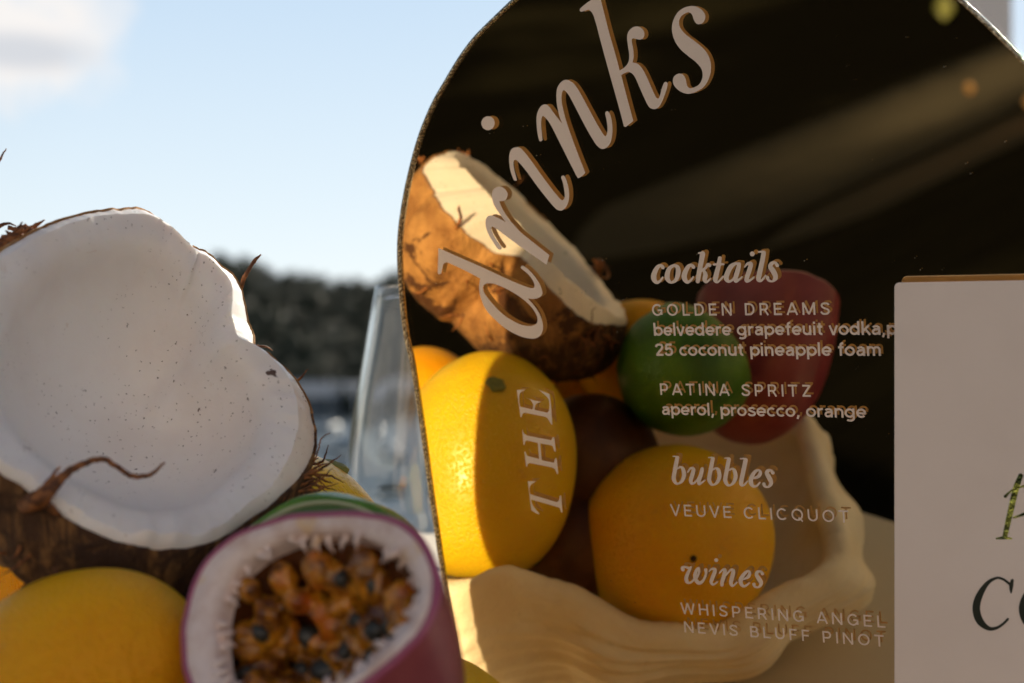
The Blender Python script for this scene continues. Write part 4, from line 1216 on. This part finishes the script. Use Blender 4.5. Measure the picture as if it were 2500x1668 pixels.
def text_line(body, x0, y0, x1, y1, cap, h=50, track=None):
    A, Bp = onplane(x0, y0, DF), onplane(x1, y1, DF)
    hd = (Bp - A).normalized(); ln = (Bp - A).length
    vd = M.cross(hd).normalized()
    if vd.y < 0: vd = -vd
    sc_ = (onplane(x0, y0 - cap, DF) - onplane(x0, y0, DF)).length / 700
    adv = [sans(c_, h)[0] for c_ in body]
    tot = sum(adv) - 2 * 40
    if track is None:
        track = (ln / sc_ - tot) / (len(body) - 1); sx = sc_
    else:
        sx = ln / (tot + track * (len(body) - 1))
    x = -40.0
    vs, fs, lift = [], [], 0.0
    for c_, a in zip(body, adv):
        for pl in sans(c_, h)[1]:
            lift += .004
            m = len(pl); L, Rr = [], []
            for i, p in enumerate(pl):
                q0, q1 = pl[max(i - 1, 0)], pl[min(i + 1, m - 1)]
                if m > 2 and math.dist(pl[0], pl[-1]) < 1 and i in (0, m - 1): q0, q1 = pl[-2], pl[1]
                tx, ty = q1[0] - q0[0], q1[1] - q0[1]; l = math.hypot(tx, ty) or 1
                nx, ny = -ty / l * h, tx / l * h
                if ch_diag(pl): nx *= .95
                for lst, sg in ((L, 1), (Rr, -1)):
                    lst.append(W(A + hd * ((x + p[0] + sg * nx) * sx) + vd * ((p[1] + sg * ny) * sc_) - M * (.03 + (lift % .05) + i * .0004)))
            n = len(vs); vs += L + Rr
            fs += [(n + i, n + i + 1, n + m + i + 1, n + m + i) for i in range(m - 1)]
        x += a + track
    mesh_obj('menu_line_lettering', vs, fs, M_VINYL, sign, smooth=False)
def ch_diag(pl): return len(pl) == 2 and abs(pl[0][0] - pl[1][0]) > 30 and abs(pl[0][1] - pl[1][1]) > 30
text_line('GOLDEN DREAMS', 1593, 771.5, 2026, 768.8, 29, 54)
text_line('belvedere grapefeuit vodka,p', 1597, 820, 2189, 817.5, 30, 60, 22)
text_line('25 coconut pineapple foam', 1602, 869, 2151, 869, 30, 60, 22)
text_line('PATINA SPRITZ', 1612.6, 964.3, 1980, 969, 28, 54)
text_line('aperol, prosecco, orange', 1617, 1013, 2113.5, 1020.5, 29, 58, 22)
text_line('VEUVE CLICQUOT', 1639.5, 1259.3, 2072, 1276.3, 28, 48)
text_line('WHISPERING ANGEL', 1664.6, 1498.5, 2161.5, 1533, 27, 50)
text_line('NEVIS BLUFF PINOT', 1671.6, 1543.7, 2158.4, 1579.3, 26.5, 50)

# ------------------------------------------------------------------ white card in front of the mirror
CN = Vector((M.x, 0, M.z)).normalized()
CX = Vector((CN.z, 0, -CN.x))
cA = onplane(2183, 690, D - 6.8)
CW, TH = 118.0, 1.3
def rrect(w, top_y, bot_y, r):
    pts = []
    for (cx, cy, a0) in ((w - r, top_y - r, 0), (r, top_y - r, 90), (r, bot_y + r, 180), (w - r, bot_y + r, 270)):
        for k in range(7):
            a = R(a0 + 15 * k); pts.append((cx + r * math.cos(a), cy + r * math.sin(a)))
    return pts
rp_ = rrect(CW, 0, TABLE_Y - cA.y + .4, 1.6)
def cpos(x, y, d): return cA + CX * x + Vector((0, y, 0)) + CN * d
loops = [[W(cpos(x, y, .25)) for x, y in rp_], [W(cpos(x, y, 0.25)) for x, y in rp_], [W(cpos(x, y, TH)) for x, y in rp_]]
loops[0] = [W(cpos(CW / 2 + (x - CW / 2) * .996, -60 + (y + 60) * .996, 0)) for x, y in rp_]
card = thing('lettered_card', 'plain white card with dark foil lettering standing at the right before the mirror', 'card', W(cpos(CW / 2, TABLE_Y - cA.y, 0)))
v, f = loft(loops, True, True); mesh_obj('board', v, f, M_CARD, card, smooth=False)
def card_plane(px, py, h):
    r_ = ray(px, py); p = r_ * (cA.dot(CN) / r_.dot(CN))
    return W(p - CN * (.02 + h))
g = Glyphs(card_plane); org = (2340, 1120); k = 3.5625
for st in ([(540, 150, 22), (500, 260, 27), (455, 450, 26), (405, 670, 22)], [(330, 695, 7), (395, 688, 14), (462, 695, 7)], [(408, 328, 14), (440, 295, 9), (490, 262, 8), (580, 235, 9)],
           [(560, 238, 9), (640, 260, 14), (680, 340, 26), (640, 440, 22), (560, 485, 12), (480, 512, 8)]):
    g.stroke(st, org, k)
finish(g, 'foil_letter', M_FOIL, card)
g = Glyphs(card_plane)
for st in ([(458, 1165, 7), (458, 1110, 18), (468, 1060, 14)], [(445, 1090, 11), (390, 1050, 11), (330, 1038, 11), (250, 1085, 18), (180, 1195, 30), (155, 1305, 33), (185, 1410, 32), (260, 1475, 19), (330, 1472, 13), (390, 1435, 11), (430, 1395, 10)],
           [(690, 1100, 10), (600, 1170, 24), (558, 1300, 33), (592, 1430, 24), (690, 1490, 10), (780, 1420, 24), (825, 1290, 32), (790, 1160, 24), (690, 1100, 10)]):
    g.stroke(st, org, k)
finish(g, 'printed_letters', M_INK, card)
